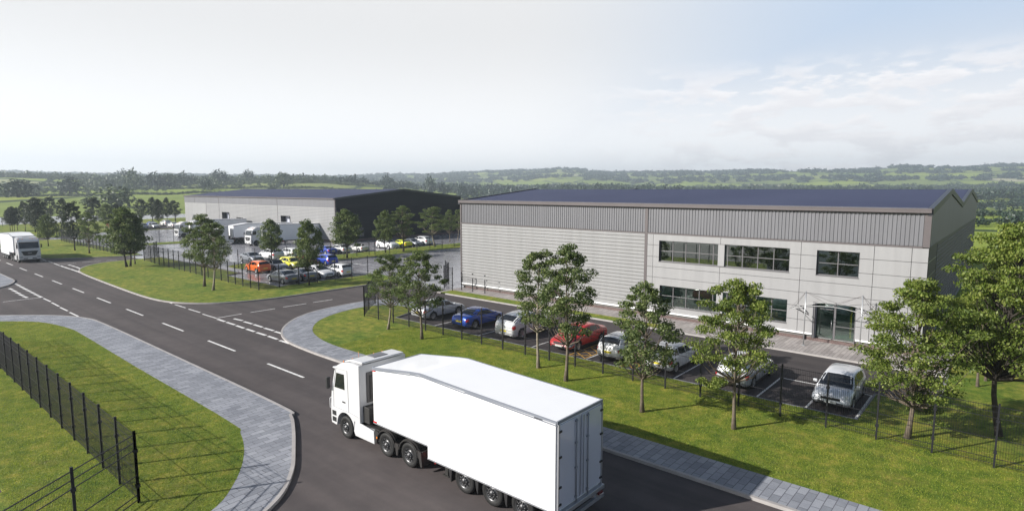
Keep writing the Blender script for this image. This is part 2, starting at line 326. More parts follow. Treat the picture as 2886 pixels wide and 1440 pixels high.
# foreground verge and paved footway, left
inner = [(-62.6, 3.4), (-61.5, 7.2), (-60.5, 8.6), (-57.8, 10.6), (-53.7, 11.5), (-50, 11.6), (-39.2, 11.4), (-26.6, 11.25), (-24.6, 10.95), (-22.4, 10.05), (-20.5, 8.8), (-19.2, 7.4), (-18.6, 5), (-18.5, 0), (-18.5, -25)]
outer = [(-65.6, 3.4), (-64.6, 7.5), (-63.2, 9.2), (-60.1, 11.9), (-56.9, 13.35), (-53, 13.7), (-40, 13.75), (-26.6, 13.72), (-24.9, 13.4), (-23.4, 12.7), (-21.6, 11.7), (-19.8, 10.6), (-18.3, 9.2), (-17.3, 7.2), (-16.7, 4.5), (-16.6, 0), (-16.6, -25)]
def curve(pts, n=5):
    "smooth line through survey points"
    P_ = [Vector(p) for p in pts]; out = []
    for i in range(len(P_)-1):
        a = P_[max(i-1, 0)]; b_ = P_[i]; c = P_[i+1]; d = P_[min(i+2, len(P_)-1)]
        for k in range(n):
            t = k/n; w = .5*((2*b_)+(c-a)*t+(2*a-5*b_+4*c-d)*t*t+(3*b_-a-3*c+d)*t**3); out.append((w.x, w.y))
    return out+[tuple(P_[-1])]
inner, outer = curve(inner), curve(outer)
slab('grass_verge', inner+[(-26, -25), (-26, 3.35), (-62.6, 3.4)][1:2], M['grass'], -.06, ZV)
slab('grass_verge', [(-26, 3.35), (-26, -25), (-18.5, -25), (-18.55, 3.35)], M['grass'], -.06, ZV-.004)
slab('pavement', outer+inner[::-1], M['pavers'], -.05, ZV+.008)
kerbline(outer, .118)
# paved corner beyond the first side road
far_corner = curve([(-140, 13.9), (-92, 14.0), (-87.4, 14.0), (-84.8, 13.5), (-82.4, 12.4), (-80.9, 10.8), (-80.2, 8.5), (-80, 4), (-80, -20)])
slab('pavement', far_corner+[(-140, -20)], M['pavers'], -.05, ZV); kerbline(far_corner, .112)
# footway and verge on the right of the main road
ro = [(-43.2, 35.0), (-44.6, 34.4), (-45.6, 32.6), (-45.6, 29.6), (-45.0, 26.6), (-43.4, 23.9), (-40.8, 21.6), (-37.9, 20.35), (-34.6, 19.95), (-30, 19.85), (-15, 19.85), (20, 19.85), (80, 19.85)]
ri = [(-40.0, 33.2), (-42.2, 32.9), (-43.4, 31.2), (-43.2, 28.4), (-41.8, 25.4), (-39.5, 23.3), (-37.0, 22.2), (-34.2, 21.7), (-30, 21.65), (-15, 21.65), (20, 21.65), (80, 21.65)]
ro, ri = curve(ro), curve(ri)
slab('pavement', ro+ri[::-1]+[(-38.9, 33.2), (-38.9, 35.0)], M['pavers'], -.05, ZV+.008); kerbline(ro, .118)
slab('grass_verge', ri+[(80, 140), (-2.2, 140), (-2.2, 49), (-2.3, 40.9), (-2.3, 34.3), (-4.85, 34.3), (-4.85, 29.85), (-37.9, 29.85), (-38.9, 33.2)], M['grass'], -.06, ZV)
kerbline([(-38.9, 33.0), (-37.9, 29.85), (-4.85, 29.85), (-4.85, 34.3), (-2.3, 34.3), (-2.3, 41.0)], .112, .13, 'kerb_dark')
# car park in front of the warehouse: darker surfacing
slab('car_park', [(-46, 35.1), (-38.8, 35.1), (-38.8, 33), (-37.8, 29.9), (-4.9, 29.9), (-4.9, 34.3), (-2.35, 34.3), (-2.35, 40.1), (-46, 40.1)], M['asphalt_dark'], -.055, .006)
kerbline([(-43, 40.15), (-2.3, 40.15)], .112, .14)
slab('grass_strip', [(-43.8, 40.2), (-19.4, 40.2), (-19.4, 41.4), (-43.8, 41.9)], M['grass'], -.05, ZV+.003)
slab('pavement', [(-44.4, 41.4), (-44.4, 44), (-2.4, 44), (-2.4, 40.2), (-44.4, 40.2)], M['pavers_warm'], -.05, ZV-.006)
slab('pavement', [(-3.9, 44), (-2.4, 44), (-2.4, 50), (-3.9, 50)], M['pavers_warm'], -.05, ZV-.008)
# island between the two side roads
isl = curve([(-99.1, 33.5), (-99.1, 29.5), (-98.2, 25.6), (-95.3, 22.9), (-91.6, 21.3), (-87.5, 20.7), (-80, 20.35), (-67.6, 20.0), (-62, 20.1), (-58.8, 20.7), (-56.4, 22.1), (-54.6, 24.4), (-53.7, 28.0), (-53.6, 33), (-53.6, 38.3), (-54.2, 41.5), (-56.2, 43.6)])
slab('grass_verge', isl+[(-59.7, 44.4), (-59.7, 31.4), (-72.4, 31.5), (-73.2, 33.4), (-99.1, 33.5)][:-1], M['grass'], -.06, ZV); kerbline(isl, .112)
kerbline([(-99.1, 33.5), (-73.2, 33.4), (-72.4, 31.5), (-59.7, 31.4), (-59.7, 44.3)], .108, .12, 'kerb_dark')
# planted strip between yard and car park
stp = fillet([(-81.6, 90), (-81.6, 35), (-75.2, 35), (-75.2, 90)], 2.5)
slab('grass_verge', stp, M['grass'], -.05, ZV); kerbline(stp, .108, .12, 'kerb_dark')
# verges farther up the main road
g4 = curve([(-150.6, 33), (-150.8, 26), (-149.5, 22.2), (-146, 20.6), (-135, 20.4), (-120, 20.4), (-113.5, 20.8), (-109.6, 22.8), (-107.3, 26.2), (-105.6, 30), (-105.3, 33)])
slab('grass_verge', g4, M['grass'], -.06, ZV); kerbline(g4, .11)
g5 = [(-222, 20.5), (-163, 20.5), (-159.5, 21.8), (-158.2, 25), (-158.2, 34), (-168, 38), (-168.5, 105), (-232, 105)]
slab('grass_verge', g5, M['grass'], -.06, ZV); kerbline(curve(g5[:6]), .11)
slab('car_park', [(-190, 50), (-169, 50), (-169, 68), (-190, 68)], M['asphalt'], 0, ZV+.01)
slab('grass_verge', [(-127.5, 40), (-123, 40), (-121.5, 52), (-125.5, 52)], M['grass'], -.05, .09)
slab('grass_verge', [(-330, 20.5), (-262, 20.5), (-262, 0), (-330, -10)], M['grass'], -.05, .09)

# painted markings: every stripe is its own sheet of paint a few millimetres proud
def stripe(mb, a, b_, w=.12, z=.006, t=.002):
    a = Vector(a); b_ = Vector(b_); d = (b_-a).normalized(); n_ = Vector((-d.y, d.x))*w/2
    mb.add([(p.x, p.y, z) for p in (a-n_, b_-n_, b_+n_, a+n_)], [(0, 1, 2, 3)])
mk = MB()
for k in range(-1, 12):
    x = -29.75-8.37*k
    if -108 < x < -20 or k >= 0: stripe(mk, (x, 16.9), (x-4.1, 16.9), .15)
# give-way lines at the mouth of the near side road
o_, s_ = (0, 740), 1.8356
for a, b_ in (((855, 197), (890, 212)), ((905, 217), (960, 234)), ((975, 240), (1035, 258)), ((1048, 266), (1120, 288))):
    A_, B_ = GS(o_, s_, (a, b_)); stripe(mk, A_, B_, .13)
for a, b_ in (((1125, 292), (1163, 305)), ((1172, 308), (1215, 322)), ((1222, 325), (1262, 339)), ((1275, 343), (1317, 357)), ((1328, 361), (1375, 376)), ((1387, 380), (1435, 396)), ((1447, 402), (1500, 419)), ((1510, 423), (1555, 440)),
              ((1210, 290), (1255, 300)), ((1262, 305), (1305, 317)), ((1313, 320), (1358, 334)), ((1367, 338), (1415, 352)), ((1422, 356), (1472, 371))):
    A_, B_ = GS(o_, s_, (a, b_)); stripe(mk, A_, B_, .22)
for a, b_ in (((1120, 287), (1250, 265)), ((1295, 258), (1423, 238)), ((1465, 230), (1585, 212)), ((1620, 206), (1720, 191))):
    A_, B_ = GS(o_, s_, (a, b_)); stripe(mk, A_, B_, .12)
for a, b_ in (((225, 185), (262, 202)), ((268, 207), (305, 226)), ((310, 231), (350, 250)), ((360, 257), (405, 278)), ((412, 285), (436, 292))):
    A_, B_ = GS(o_, s_, (a, b_)); stripe(mk, A_, B_, .15)
o_, s_ = (0, 640), 5.842
for a, b_ in (((240, 930), (283, 938)), ((280, 950), (335, 970)), ((335, 980), (390, 1000)), ((385, 1008), (445, 1030)), ((440, 1038), (502, 1057)), ((498, 1068), (565, 1090)), ((560, 1102), (628, 1122)), ((625, 1133), (690, 1155)),
              ((150, 1010), (210, 1030)), ((205, 1040), (268, 1062)), ((262, 1073), (328, 1097)), ((320, 1107), (385, 1130)), ((380, 1140), (452, 1162))):
    A_, B_ = GS(o_, s_, (a, b_)); stripe(mk, A_, B_, .25)
for a, b_ in (((50, 1232), (360, 1195)), ((360, 1195), (670, 1160)), ((660, 515), (760, 555)), ((800, 565), (865, 585)), ((885, 597), (985, 637)), ((930, 610), (1260, 595)), ((1350, 583), (1665, 560)), ((1750, 552), (1928, 540)), ((900, 232), (1015, 228)), ((0, 295), (80, 325))):
    A_, B_ = GS(o_, s_, (a, b_)); stripe(mk, A_, B_, .13)
for a, b_ in (((1000, 637), (1050, 657)), ((1060, 658), (1108, 676)), ((1110, 677), (1162, 692)), ((1170, 693), (1220, 713)), ((1228, 713), (1278, 733)), ((1285, 733), (1340, 755)), ((1125, 620), (1175, 632)), ((1185, 637), (1235, 652)), ((1245, 655), (1290, 670)), ((1290, 672), (1340, 690)), ((1345, 688), (1405, 703))):
    A_, B_ = GS(o_, s_, (a, b_)); stripe(mk, A_, B_, .25)
tag(mk.build('road_marking', M['paint'], fix=False), kind='structure')
pk = MB()
for x in (-4.98, -7.1, -9.4, -11.7, -13.9, -16.3, -19.7, -24.0, -28.9, -33.6): stripe(pk, (x, 30.0), (x, 34.2), .1, .012)
stripe(pk, (-9.4, 34.2), (-4.98, 34.2), .1, .012)
for x, y0, y1 in ((-64.9, 32, 46),): pass
for y in np.arange(32.4, 46, 2.45): stripe(pk, (-59.9, y), (-64.6, y), .1, .01); stripe(pk, (-70.4, y+.6), (-75, y+.6), .1, .01)
for y in np.arange(38.6, 85, 2.45): stripe(pk, (-81.8, y), (-86.4, y), .1, .01)
A_ = (-70.1, 48.5); stripe(pk, (A_[0], A_[1]), (A_[0]+2.2, A_[1]), .2, .01); pk.add([(A_[0]-.9, A_[1], .01), (A_[0], A_[1]-.45, .01), (A_[0], A_[1]+.45, .01)], [(0, 1, 2)])
tag(pk.build('bay_marking', M['paint'], fix=False), kind='structure')
yk = MB()
for x0, x1 in ((-21.0, -19.9), (-17.3, -16.5)):
    for k in range(5): yy = 30.3+k*.8; stripe(yk, (x0, yy), (x1, yy+.8), .08, .012); stripe(yk, (x1, yy), (x0, yy+.8), .08, .012)
    stripe(yk, (x0-.04, 30.2), (x0-.04, 34.4), .08, .015); stripe(yk, (x1+.04, 30.2), (x1+.04, 34.4), .08, .015)
tag(yk.build('hatch_marking', M['paint_yellow'], fix=False), kind='structure')

# ------------------------------------------------------------------ wire fences
def arc_len(pts):
    return [0]+list(np.cumsum([sqrt((pts[i+1][0]-pts[i][0])**2+(pts[i+1][1]-pts[i][1])**2) for i in range(len(pts)-1)]))
def along(p, q, step, first=0.0):
    d = sqrt((q[0]-p[0])**2+(q[1]-p[1])**2); n_ = max(1, round(d/step)); return [(p[0]+(q[0]-p[0])*k/n_, p[1]+(q[1]-p[1])*k/n_) for k in range(n_+1)]
def fence(name, posts, label, cat='fence', h=2.4, z0=ZV, gap=.075, wt=.006, hw=.012, pw=.065, vert=True, rails=(2.36, 2.14, 1.92, 1.12, .36, .16), group='black mesh fences'):
    root = empty(name, (posts[0][0], posts[0][1], z0), 0, label, cat, group); ox, oy = posts[0]
    for x, y in posts:
        mb = MB().box(x-ox-pw/2, x-ox+pw/2, y-oy-pw/2, y-oy+pw/2, -.1, h+.08)
        for zz in (.55, 1.75): mb.box(x-ox-pw*.85, x-ox+pw*.85, y-oy-pw*.85, y-oy+pw*.85, zz, zz+.1)
        mb.build('post', M['fence'], root)
    for (xa, ya), (xb, yb) in zip(posts[:-1], posts[1:]):
        a = Vector((xa-ox, ya-oy, 0)); c = Vector((xb-ox, yb-oy, 0)); d = c-a; ln = d.length; n_ = int(ln/gap); vs = []; fs = []
        mb = MB()
        for zz in rails: mb.bar(a+Vector((0, 0, zz)), c+Vector((0, 0, zz)), hw*1.2)
        if vert:
            u = d.normalized(); nn = Vector((-u.y, u.x, 0))
            for k in range(1, n_):
                p = a+d*(k/n_); b3 = [p+u*wt/1.7, p-u*wt/1.7+nn*wt/1.5, p-u*wt/1.7-nn*wt/1.5]
                mb.add([q+Vector((0, 0, .08)) for q in b3]+[q+Vector((0, 0, h)) for q in b3], [(0, 1, 4, 3), (1, 2, 5, 4), (2, 0, 3, 5)])
        mb.build('mesh_panel', M['fence'], root, fix=False)
    return root
fa = along((-21.62, 6.15), (-52, 6.15), 1.92)
fb = along((-21.62, 6.15), (-18.6, 2.05), 2.36)
fence('mesh_fence', fa[::-1], 'black mesh fence on the grass at the lower left, seen almost end on', gap=.055, wt=.0062, hw=.011, pw=.075)
fence('mesh_fence', [fb[0]]+fb[1:], 'short return of black fence running off the bottom edge from the lower left corner post', gap=.05, wt=.0035, hw=.021, pw=.075, rails=(2.36, 2.1, 1.84, .95, .3, .12), vert=True)
fence('mesh_fence', [(-40.2+1.915*k, 28.45-.0145*1.915*k) for k in range(0, 34)], 'long black mesh fence between the right hand grass and the near car park', gap=.075, wt=.0072, hw=.015)
fence('mesh_fence', [(-40.2, 28.45), (-42.0, 30.2), (-43.8, 32.2)], 'short end of black fence beside the curved footway left of the silver saloon', gap=.075, wt=.007)
fence('mesh_gate', [(-43.6, 41.7), (-45.4, 42.2), (-47.0, 44.4), (-48.6, 45.4)], 'folded black mesh gate standing by the left end of the near warehouse', 'gate', gap=.1, wt=.008, rails=(2.36, 2.1, 1.85, 1.6, 1.3, 1.0, .6, .3), z0=.05, group=None)
fence('mesh_fence', [(-43.2, 42.6), (-41.6, 42.6), (-39.9, 42.6)], 'low black railing at the left foot of the near warehouse wall', 'railing', h=1.3, rails=(1.28, .9, .5), vert=False, group=None)
fc = [(-96.2, 30.3), (-93.2, 30.2)]+along((-91.2, 30.0), (-59.0, 28.9), 1.9)
fence('mesh_fence', fc, 'black fence along the front of the middle grass island', gap=.1, wt=.009, pw=.08)
fence('mesh_fence', along((-59.0, 28.9), (-58.7, 42.2), 2.2), 'black fence on the right of the coloured cars in the middle car park', gap=.1, wt=.008)
fence('mesh_gate', [(-96.2, 30.3), (-97.3, 31.3), (-98.4, 32.4), (-99.6, 33.2)], 'open mesh gate at the left end of the middle island fence', 'gate', gap=.08, wt=.011, group=None)
fence('mesh_fence', along((-77.6, 35.4), (-77.4, 56), 2.4), 'black fence on the planted strip behind the orange and yellow cars', gap=.12, wt=.008)
fence('mesh_fence', along((-76.6, 56.5), (-76.2, 82), 2.9), 'black fence on the planted strip beside the dark warehouse gable', gap=.12, wt=.008)
fence('mesh_fence', along((-145, 31.2), (-106.6, 30.6), 2.0), 'black fence behind the verge to the right of the distant lorry', gap=.12, wt=.011, pw=.09)
fence('mesh_fence', along((-145, 31.2), (-146.5, 36), 1.6), 'black fence end turning back behind the slim tree near the distant lorry', gap=.1, wt=.011, pw=.09)
fence('mesh_fence', along((-158, 33.2), (-166, 37.5), 2.0), 'short dark fence under the dense trees at far left', gap=.1, wt=.011, pw=.09)
fence('mesh_fence', along((-214, 33), (-212, 104), 3.4), 'distant wire fence along the pale road at far left', gap=.3, wt=.01, pw=.1)
fence('mesh_fence', along((-126.6, 40.2), (-122.5, 51.5), 2.4), 'wire fence crossing the lorry yard on a low kerb', gap=.2, wt=.008)

# ------------------------------------------------------------------ warehouses
def wpart(root, name, mb, m_, sub=None, **k):
    "a part modelled in world metres under a thing whose empty stands elsewhere"
    o = mb.build(name, m_, sub or root, **k)
    if sub is None: o.location = -root.location
    return o
X0, X1, Y0, Y1 = -44.5, -3.95, 43.9, 94.8; EV, RG, VL = 9.2, 10.42, 9.15
b1 = empty('warehouse', ((X0+X1)/2, (Y0+Y1)/2, 0), 0, 'pale grey warehouse with offices, ribbed band and two navy roof ridges on the right', 'warehouse', 'warehouses')
# roof: two ridges running along the building
mb = MB(); ys = [(Y0-.12, EV+.02), (56.4, RG), (69.0, VL), (81.4, RG), (Y1+.12, EV-.1)]
for (ya, za), (yb, zb) in zip(ys[:-1], ys[1:]):
    mb.add([(X0+.1, ya, za), (X1-.1, ya, za), (X1-.1, yb, zb), (X0+.1, yb, zb), (X0+.1, ya, za-.12), (X1-.1, ya, za-.12), (X1-.1, yb, zb-.12), (X0+.1, yb, zb-.12)], [(0, 1, 2, 3), (7, 6, 5, 4), (0, 4, 5, 1), (2, 6, 7, 3), (1, 5, 6, 2), (3, 7, 4, 0)])
wpart(b1, 'roof', mb, M['roof'], fix=False)
# verge flashings at both gables
for xx in (X1, X0):
    mb = MB()
    for (ya, za), (yb, zb) in zip(ys[:-1], ys[1:]):
        e_ = .03 if xx == X1 else -.03
        mb.add([(xx-.22+e_, ya, za+.1), (xx+.06+e_, ya, za+.1), (xx+.06+e_, yb, zb+.1), (xx-.22+e_, yb, zb+.1), (xx-.22+e_, ya, za-.34), (xx+.06+e_, ya, za-.34), (xx+.06+e_, yb, zb-.34), (xx-.22+e_, yb, zb-.34)],
               [(0, 1, 2, 3), (7, 6, 5, 4), (0, 4, 5, 1), (2, 6, 7, 3), (1, 5, 6, 2), (3, 7, 4, 0)])
    wpart(b1, 'verge_trim', mb, M['trim_dark'])
mb = MB().extr([(Y0-.3, EV+.09), (Y0+.35, EV+.12), (Y0+.35, EV-.1), (Y0-.05, EV-.23), (Y0-.3, EV-.17)], X0-.1, X1+.02, axis='x')
wpart(b1, 'gutter', mb, M['trim'])
wpart(b1, 'gutter_lip', MB().box(X0-.1, X1, Y0-.315, Y0-.302, EV+.0, EV+.07), M['trim'])
# vertical ribbed band
def ribbed(xa, xb, za, zb, pitch=.225, dep=.04, y=Y0):
    n_ = round((xb-xa)/pitch); p = (xb-xa)/n_; pr = []
    for k in range(n_): x = xa+k*p; pr += [(x, y), (x+.34*p, y), (x+.44*p, y-dep), (x+.9*p, y-dep)]
    pr.append((xb, y)); vs = []; fs = []
    for x, yy in pr: vs += [(x, yy, za), (x, yy, zb)]
    for i in range(len(pr)-1): fs.append((2*i, 2*i+2, 2*i+3, 2*i+1))
    return MB().add(vs, fs)
wpart(b1, 'ribbed_cladding', ribbed(X0+.12, -23.1, 6.98, 8.98), M['clad_grey'], fix=False)
wpart(b1, 'ribbed_cladding', ribbed(-22.85, X1-.33, 6.98, 8.98, .235), M['clad_grey'], fix=False)
# horizontal profiled wall on the left half: shallow trapezoid courses
def courses(xa, xb, za, zb, pitch=.3, dep=.03, y=Y0, axis='y', sgn=-1):
    n_ = round((zb-za)/pitch); p = (zb-za)/n_; pr = []
    for k in range(n_): z = za+k*p; pr += [(y, z), (y, z+.1*p), (y+sgn*dep, z+.2*p), (y+sgn*dep, z+.93*p)]
    pr.append((y, zb)); vs = []; fs = []
    for yy, z in pr: vs += ([(xa, yy, z), (xb, yy, z)] if axis == 'y' else [(yy, xa, z), (yy, xb, z)])
    for i in range(len(pr)-1): fs.append((2*i, 2*i+1, 2*i+3, 2*i+2))
    return MB().add(vs, fs)
wpart(b1, 'wall', courses(X0+.12, -23.06, .62, 6.86), M['clad_light'], fix=False)
# darker shadow joints between the courses
mb = MB(); n_ = round(6.24/.3)
for k in range(1, n_): z = .62+k*6.24/n_; mb.box(X0+.12, -23.06, Y0-.012, Y0+.01, z-.012, z+.024)
wpart(b1, 'wall_joint', mb, M['clad_joint'])
tr = MB().box(X0-.06, X0+.12, Y0-.07, Y0+.12, .5, 8.97).box(-23.1, -22.85, Y0-.06, Y0+.02, .5, 8.97).box(X1-.33, X1+.03, Y0-.065, Y0+.1, 6.92, 8.97).box(X0+.12, -23.1, Y0-.065, Y0, 6.86, 6.96).box(-22.85, X1-.33, Y0-.065, Y0, 6.86, 6.96)
wpart(b1, 'corner_trim', tr, M['trim'])
# flat panels round the office windows
holes = [(-21.8, -11.9, 4.68, 6.36), (-10.16, -7.62, 4.68, 6.36), (-21.65, -11.9, 1.07, 2.74), (-10.16, -7.6, .3, 2.78)]
jx = [-22.85, -22.33, -16.8, -11.17, -6.81, -4.79, X1]; jz = [.55, 1.45, 2.42, 3.36, 4.2, 5.03, 5.97, 6.86]
xs = sorted(set(jx+[h[0] for h in holes]+[h[1] for h in holes])); zs = sorted(set(jz+[.3]+[h[2] for h in holes]+[h[3] for h in holes])); mb = MB(); g = .014
zs = [z for z in zs if z >= .55]
for xa, xb in zip(xs[:-1], xs[1:]):
    for za, zb in zip(zs[:-1], zs[1:]):
        cx_, cz_ = (xa+xb)/2, (za+zb)/2
        if any(h[0] < cx_ < h[1] and h[2] < cz_ < h[3] for h in holes): continue
        mb.box(xa+(g if xa in jx else 0), xb-(g if xb in jx and xb != X1 else 0), Y0-.05, Y0+.05, za+(g if za in jz else 0), zb-(g if zb in jz else 0))
wpart(b1, 'wall', mb, M['panel'])['label'] = 'smooth light grey office wall panels'
mb = MB()
for xa, xb in zip(xs[:-1], xs[1:]):
    for za, zb in zip([.3]+zs[:-1], zs):
        cx_, cz_ = (xa+xb)/2, (za+zb)/2
        if any(h[0] < cx_ < h[1] and h[2] < cz_ < h[3] for h in holes): continue
        mb.box(xa, xb, Y0+.052, Y0+.2, za, zb)
mb.box(X0+.1, -22.85, Y0+.02, Y0+.2, .3, 8.97).box(-22.85, X1, Y0+.02, Y0+.2, 6.86, 8.97)
wpart(b1, 'backing_wall', mb, M['clad_joint'], fix=False)
# drip flashing and brick plinth
wpart(b1, 'drip_flashing', MB().extr([(Y0-.13, .5), (Y0-.13, .56), (Y0-.02, .62), (Y0+.05, .62), (Y0+.05, .5)], X0, -10.2, axis='x').extr([(Y0-.13, .5), (Y0-.13, .56), (Y0-.02, .62), (Y0+.05, .62), (Y0+.05, .5)], -7.56, X1, axis='x'), M['white_trim'])
wpart(b1, 'brick_plinth', MB().box(X0+.5, -10.18, Y0+.06, Y0+.3, 0, .498).box(-7.58, X1-.1, Y0+.06, Y0+.3, 0, .498).box(-10.18, -7.58, Y0-.02, Y0+.3, 0, .28), M['brick'])
wpart(b1, 'downpipe', MB().box(-10.75, -10.63, Y0-.09, Y0+.05, .1, .52), M['dark'])
# right gable wall and hidden walls
def gable(xx, za=6.9):
    return [(Y0, za), (Y1, za), (Y1, EV-.1), (81.4, RG-.02), (69, VL-.02), (56.4, RG-.02), (Y0, EV-.02)]
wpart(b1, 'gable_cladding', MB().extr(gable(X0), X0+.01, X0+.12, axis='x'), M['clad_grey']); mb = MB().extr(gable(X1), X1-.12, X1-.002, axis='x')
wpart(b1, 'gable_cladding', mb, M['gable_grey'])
mb = courses(Y0+5.0, Y1, .6, 6.85, .3, .03, X1-.03, 'x', 1); wpart(b1, 'gable_wall', mb, M['gable_shaded'], fix=False)['label'] = 'profiled side wall in shadow'
wpart(b1, 'gable_trim', MB().box(X1-.02, X1+.02, Y0, Y1, 6.83, 6.92).box(X1-.1, X1+.02, Y0+4.9, Y0+5.0, .5, 6.83), M['trim_dark'])
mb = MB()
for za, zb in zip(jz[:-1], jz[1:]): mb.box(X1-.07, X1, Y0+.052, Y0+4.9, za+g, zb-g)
wpart(b1, 'gable_panel', mb, M['gable_shaded'])
mb = MB()
for z in jz[2:]: mb.box(X1+.001, X1+.006, Y0+.1, Y0+4.8, z-.022, z+.022)
wpart(b1, 'panel_joint', mb, M['alu'])
wpart(b1, 'rear_wall', MB().box(X0+.02, X1-.13, Y1-.12, Y1, 0, EV-.15).box(X0+.02, X0+.12, Y0+.2, Y1-.13, 0, 6.88).box(X1-.25, X1-.1, Y0+.2, Y1-.13, 0, 6.8), M['clad_light'])
# rooms behind the glass
wpart(b1, 'office_floor', MB().box(-22.7, -4.2, Y0+.25, Y0+6, 3.5, 3.9).box(-22.7, -4.2, Y0+.25, Y0+6, .2, .29), M['interior_floor'])
wpart(b1, 'office_wall', MB().box(-22.7, -4.2, Y0+6, Y0+6.1, .29, 6.8).box(-22.7, -22.6, Y0+.22, Y0+6, .29, 6.8).box(-4.3, -4.2, Y0+.22, Y0+6, .29, 6.8).box(-22.7, -4.2, Y0+.22, Y0+6, 6.5, 6.6).box(-11.2, -11.1, Y0+.3, Y0+6, .3, 6.4).box(-16.9, -16.8, Y0+1.5, Y0+6, .3, 6.4), M['interior'])
mb = MB()
for x in (-20.6, -18.6, -15.2, -13.2):
    for z0_ in (.3, 3.9): mb.box(x-.7, x+.7, Y0+1.2, Y0+1.9, z0_+.68, z0_+.73).box(x-.65, x-.6, Y0+1.25, Y0+1.85, z0_, z0_+.68).box(x+.6, x+.65, Y0+1.25, Y0+1.85, z0_, z0_+.68).box(x-.25, x+.25, Y0+1.6, Y0+1.64, z0_+.8, z0_+1.15)
wpart(b1, 'desk', mb, M['desk'])
def window(xa, xb, za, zb, nx, rows, glass, post=None, tr_h=None, name='window'):
    yf = Y0+.16; mb = MB(); t = .05
    mb.box(xa, xb, yf-.03, yf+.05, za, za+t).box(xa, xb, yf-.03, yf+.05, zb-t, zb).box(xa, xa+t, yf-.03, yf+.05, za+t, zb-t).box(xb-t, xb, yf-.03, yf+.05, za+t, zb-t)
    for k in range(1, nx): x = xa+(xb-xa)*k/nx; mb.box(x-t*.6, x+t*.6, yf-.03, yf+.05, za+t, zb-t)
    fr = wpart(b1, name, mb, M['frame']); mid = (za+zb)/2
    sg = [xa+t]+[xa+(xb-xa)*k/nx for k in range(1, nx)]+[xb-t]; mb2 = MB()
    for a, c in zip(sg[:-1], sg[1:]):
        for r_ in rows: mb2.box(a+.03, c-.03, yf-.025, yf+.045, r_-.025, r_+.025)
    wpart(b1, 'transom', mb2, M['frame'], sub=fr)
    for a, c in zip(sg[:-1], sg[1:]):
        MB().box(a+.02, c-.02, yf+.005, yf+.012, za+t, zb-t).build('pane', M[glass], fr)
    # deep navy reveal round the opening, pale sill at the foot
    MB().box(xa-.004, xa+.006, Y0-.06, yf-.03, za, zb).box(xb-.006, xb+.004, Y0-.06, yf-.03, za, zb).box(xa+.006, xb-.006, Y0-.06, yf-.03, zb-.01, zb).build('reveal', M['frame_navy'], fr)
    MB().box(xa-.03, xb+.03, Y0-.09, yf-.03, za-.035, za+.004).build('sill', M['frame'], fr)
    return fr
w1 = window(-21.8, -11.9, 4.68, 6.36, 9, [5.52], 'glass')
MB().box(-16.98, -16.5, Y0-.03, Y0+.12, 4.7, 6.33).build('pier', M['panel'], w1)
window(-10.16, -7.62, 4.68, 6.36, 2, [5.5], 'glass'); w3 = window(-21.65, -11.9, 1.07, 2.74, 9, [1.9], 'glass_clear')
MB().box(-16.98, -16.5, Y0-.03, Y0+.12, 1.1, 2.7).build('pier', M['panel'], w3)
# entrance
yf = Y0+.3; dr = wpart(b1, 'entrance_door', MB().box(-10.16, -10.08, Y0-.05, yf, .28, 2.78).box(-7.66, -7.6, Y0-.05, yf, .28, 2.78).box(-10.08, -7.66, yf-.05, yf+.05, 2.7, 2.78).box(-8.98, -8.84, yf-.05, yf+.05, .3, 2.7).box(-10.08, -7.66, yf-.04, yf+.04, .28, .36).box(-8.84, -7.66, yf-.03, yf+.03, 1.2, 1.25).box(-10.08, -8.98, yf-.03, yf+.03, 2.3, 2.36), M['frame'])
MB().box(-10.2, -10.165, Y0-.07, yf, .28, 2.8).box(-10.07, -10.0, Y0, yf, .3, 2.7).build('reveal', M['frame_navy'], dr)
MB().box(-10.08, -8.98, yf, yf+.008, .36, 2.3).build('pane', M['glass_clear'], dr); MB().box(-8.84, -7.66, yf, yf+.008, .36, 2.7).build('pane', M['glass_clear'], dr); MB().box(-10.08, -8.98, yf, yf+.008, 2.36, 2.7).build('pane', M['glass_clear'], dr)
MB().tube([(-9.08, yf-.09, .95), (-9.08, yf-.09, 1.6)], .015).build('handle', M['steel'], dr)
wpart(b1, 'yellow_column', MB().box(-8.2, -8.08, Y0+1.4, Y0+1.5, .3, 2.9), M['yellow_post'])
# arched entrance canopy on masts, hung from wires
pl_, pr_ = G(2263.5, 972.6, .1), G(2421.8, 989.4, .1)
cn = empty('entrance_canopy', ((pl_[0]+pr_[0])/2, (pl_[1]+pr_[1])/2, ZV), 0, 'slim steel canopy with curved rails hung from two masts over the entrance', 'canopy')
def cpart(name, mb, m_, **k): o = mb.build(name, m_, cn, **k); o.location = -cn.location; return o
xc = (pl_[0]+pr_[0])/2; yp = (pl_[1]+pr_[1])/2; tops = []
for p in (pl_, pr_):
    cpart('mast', MB().tube([(p[0], p[1], .1), (p[0], p[1], 3.75)], .035, 8).box(p[0]-.1, p[0]+.1, p[1]-.1, p[1]+.1, .1, .13), M['steel']); tops.append((p[0], p[1], 3.7))
def arch(y): return [(xc+2.6*s, y, 2.9-.5*s*s) for s in np.linspace(-1, 1, 21)]
cpart('curved_rail', MB().tube(arch(yp-.4), .024, 6), M['rail_light']); cpart('curved_rail', MB().tube(arch(Y0-.3), .024, 6), M['rail_light'])
mb = MB(); A1, A2 = arch(yp-.4), arch(Y0-.3)
for k in range(0, 21, 5): mb.bar(A1[k], A2[k], .03)
cpart('cross_member', mb, M['steel'])
mb = MB()
for tpt, s in zip(tops, (1, -1)):
    for e_ in (A1[0 if s == 1 else -1], A1[10], A2[10], A2[0 if s == 1 else -1]): mb.bar(tpt, e_, .016)
cpart('stay_wire', mb, M['trim'], fix=False)
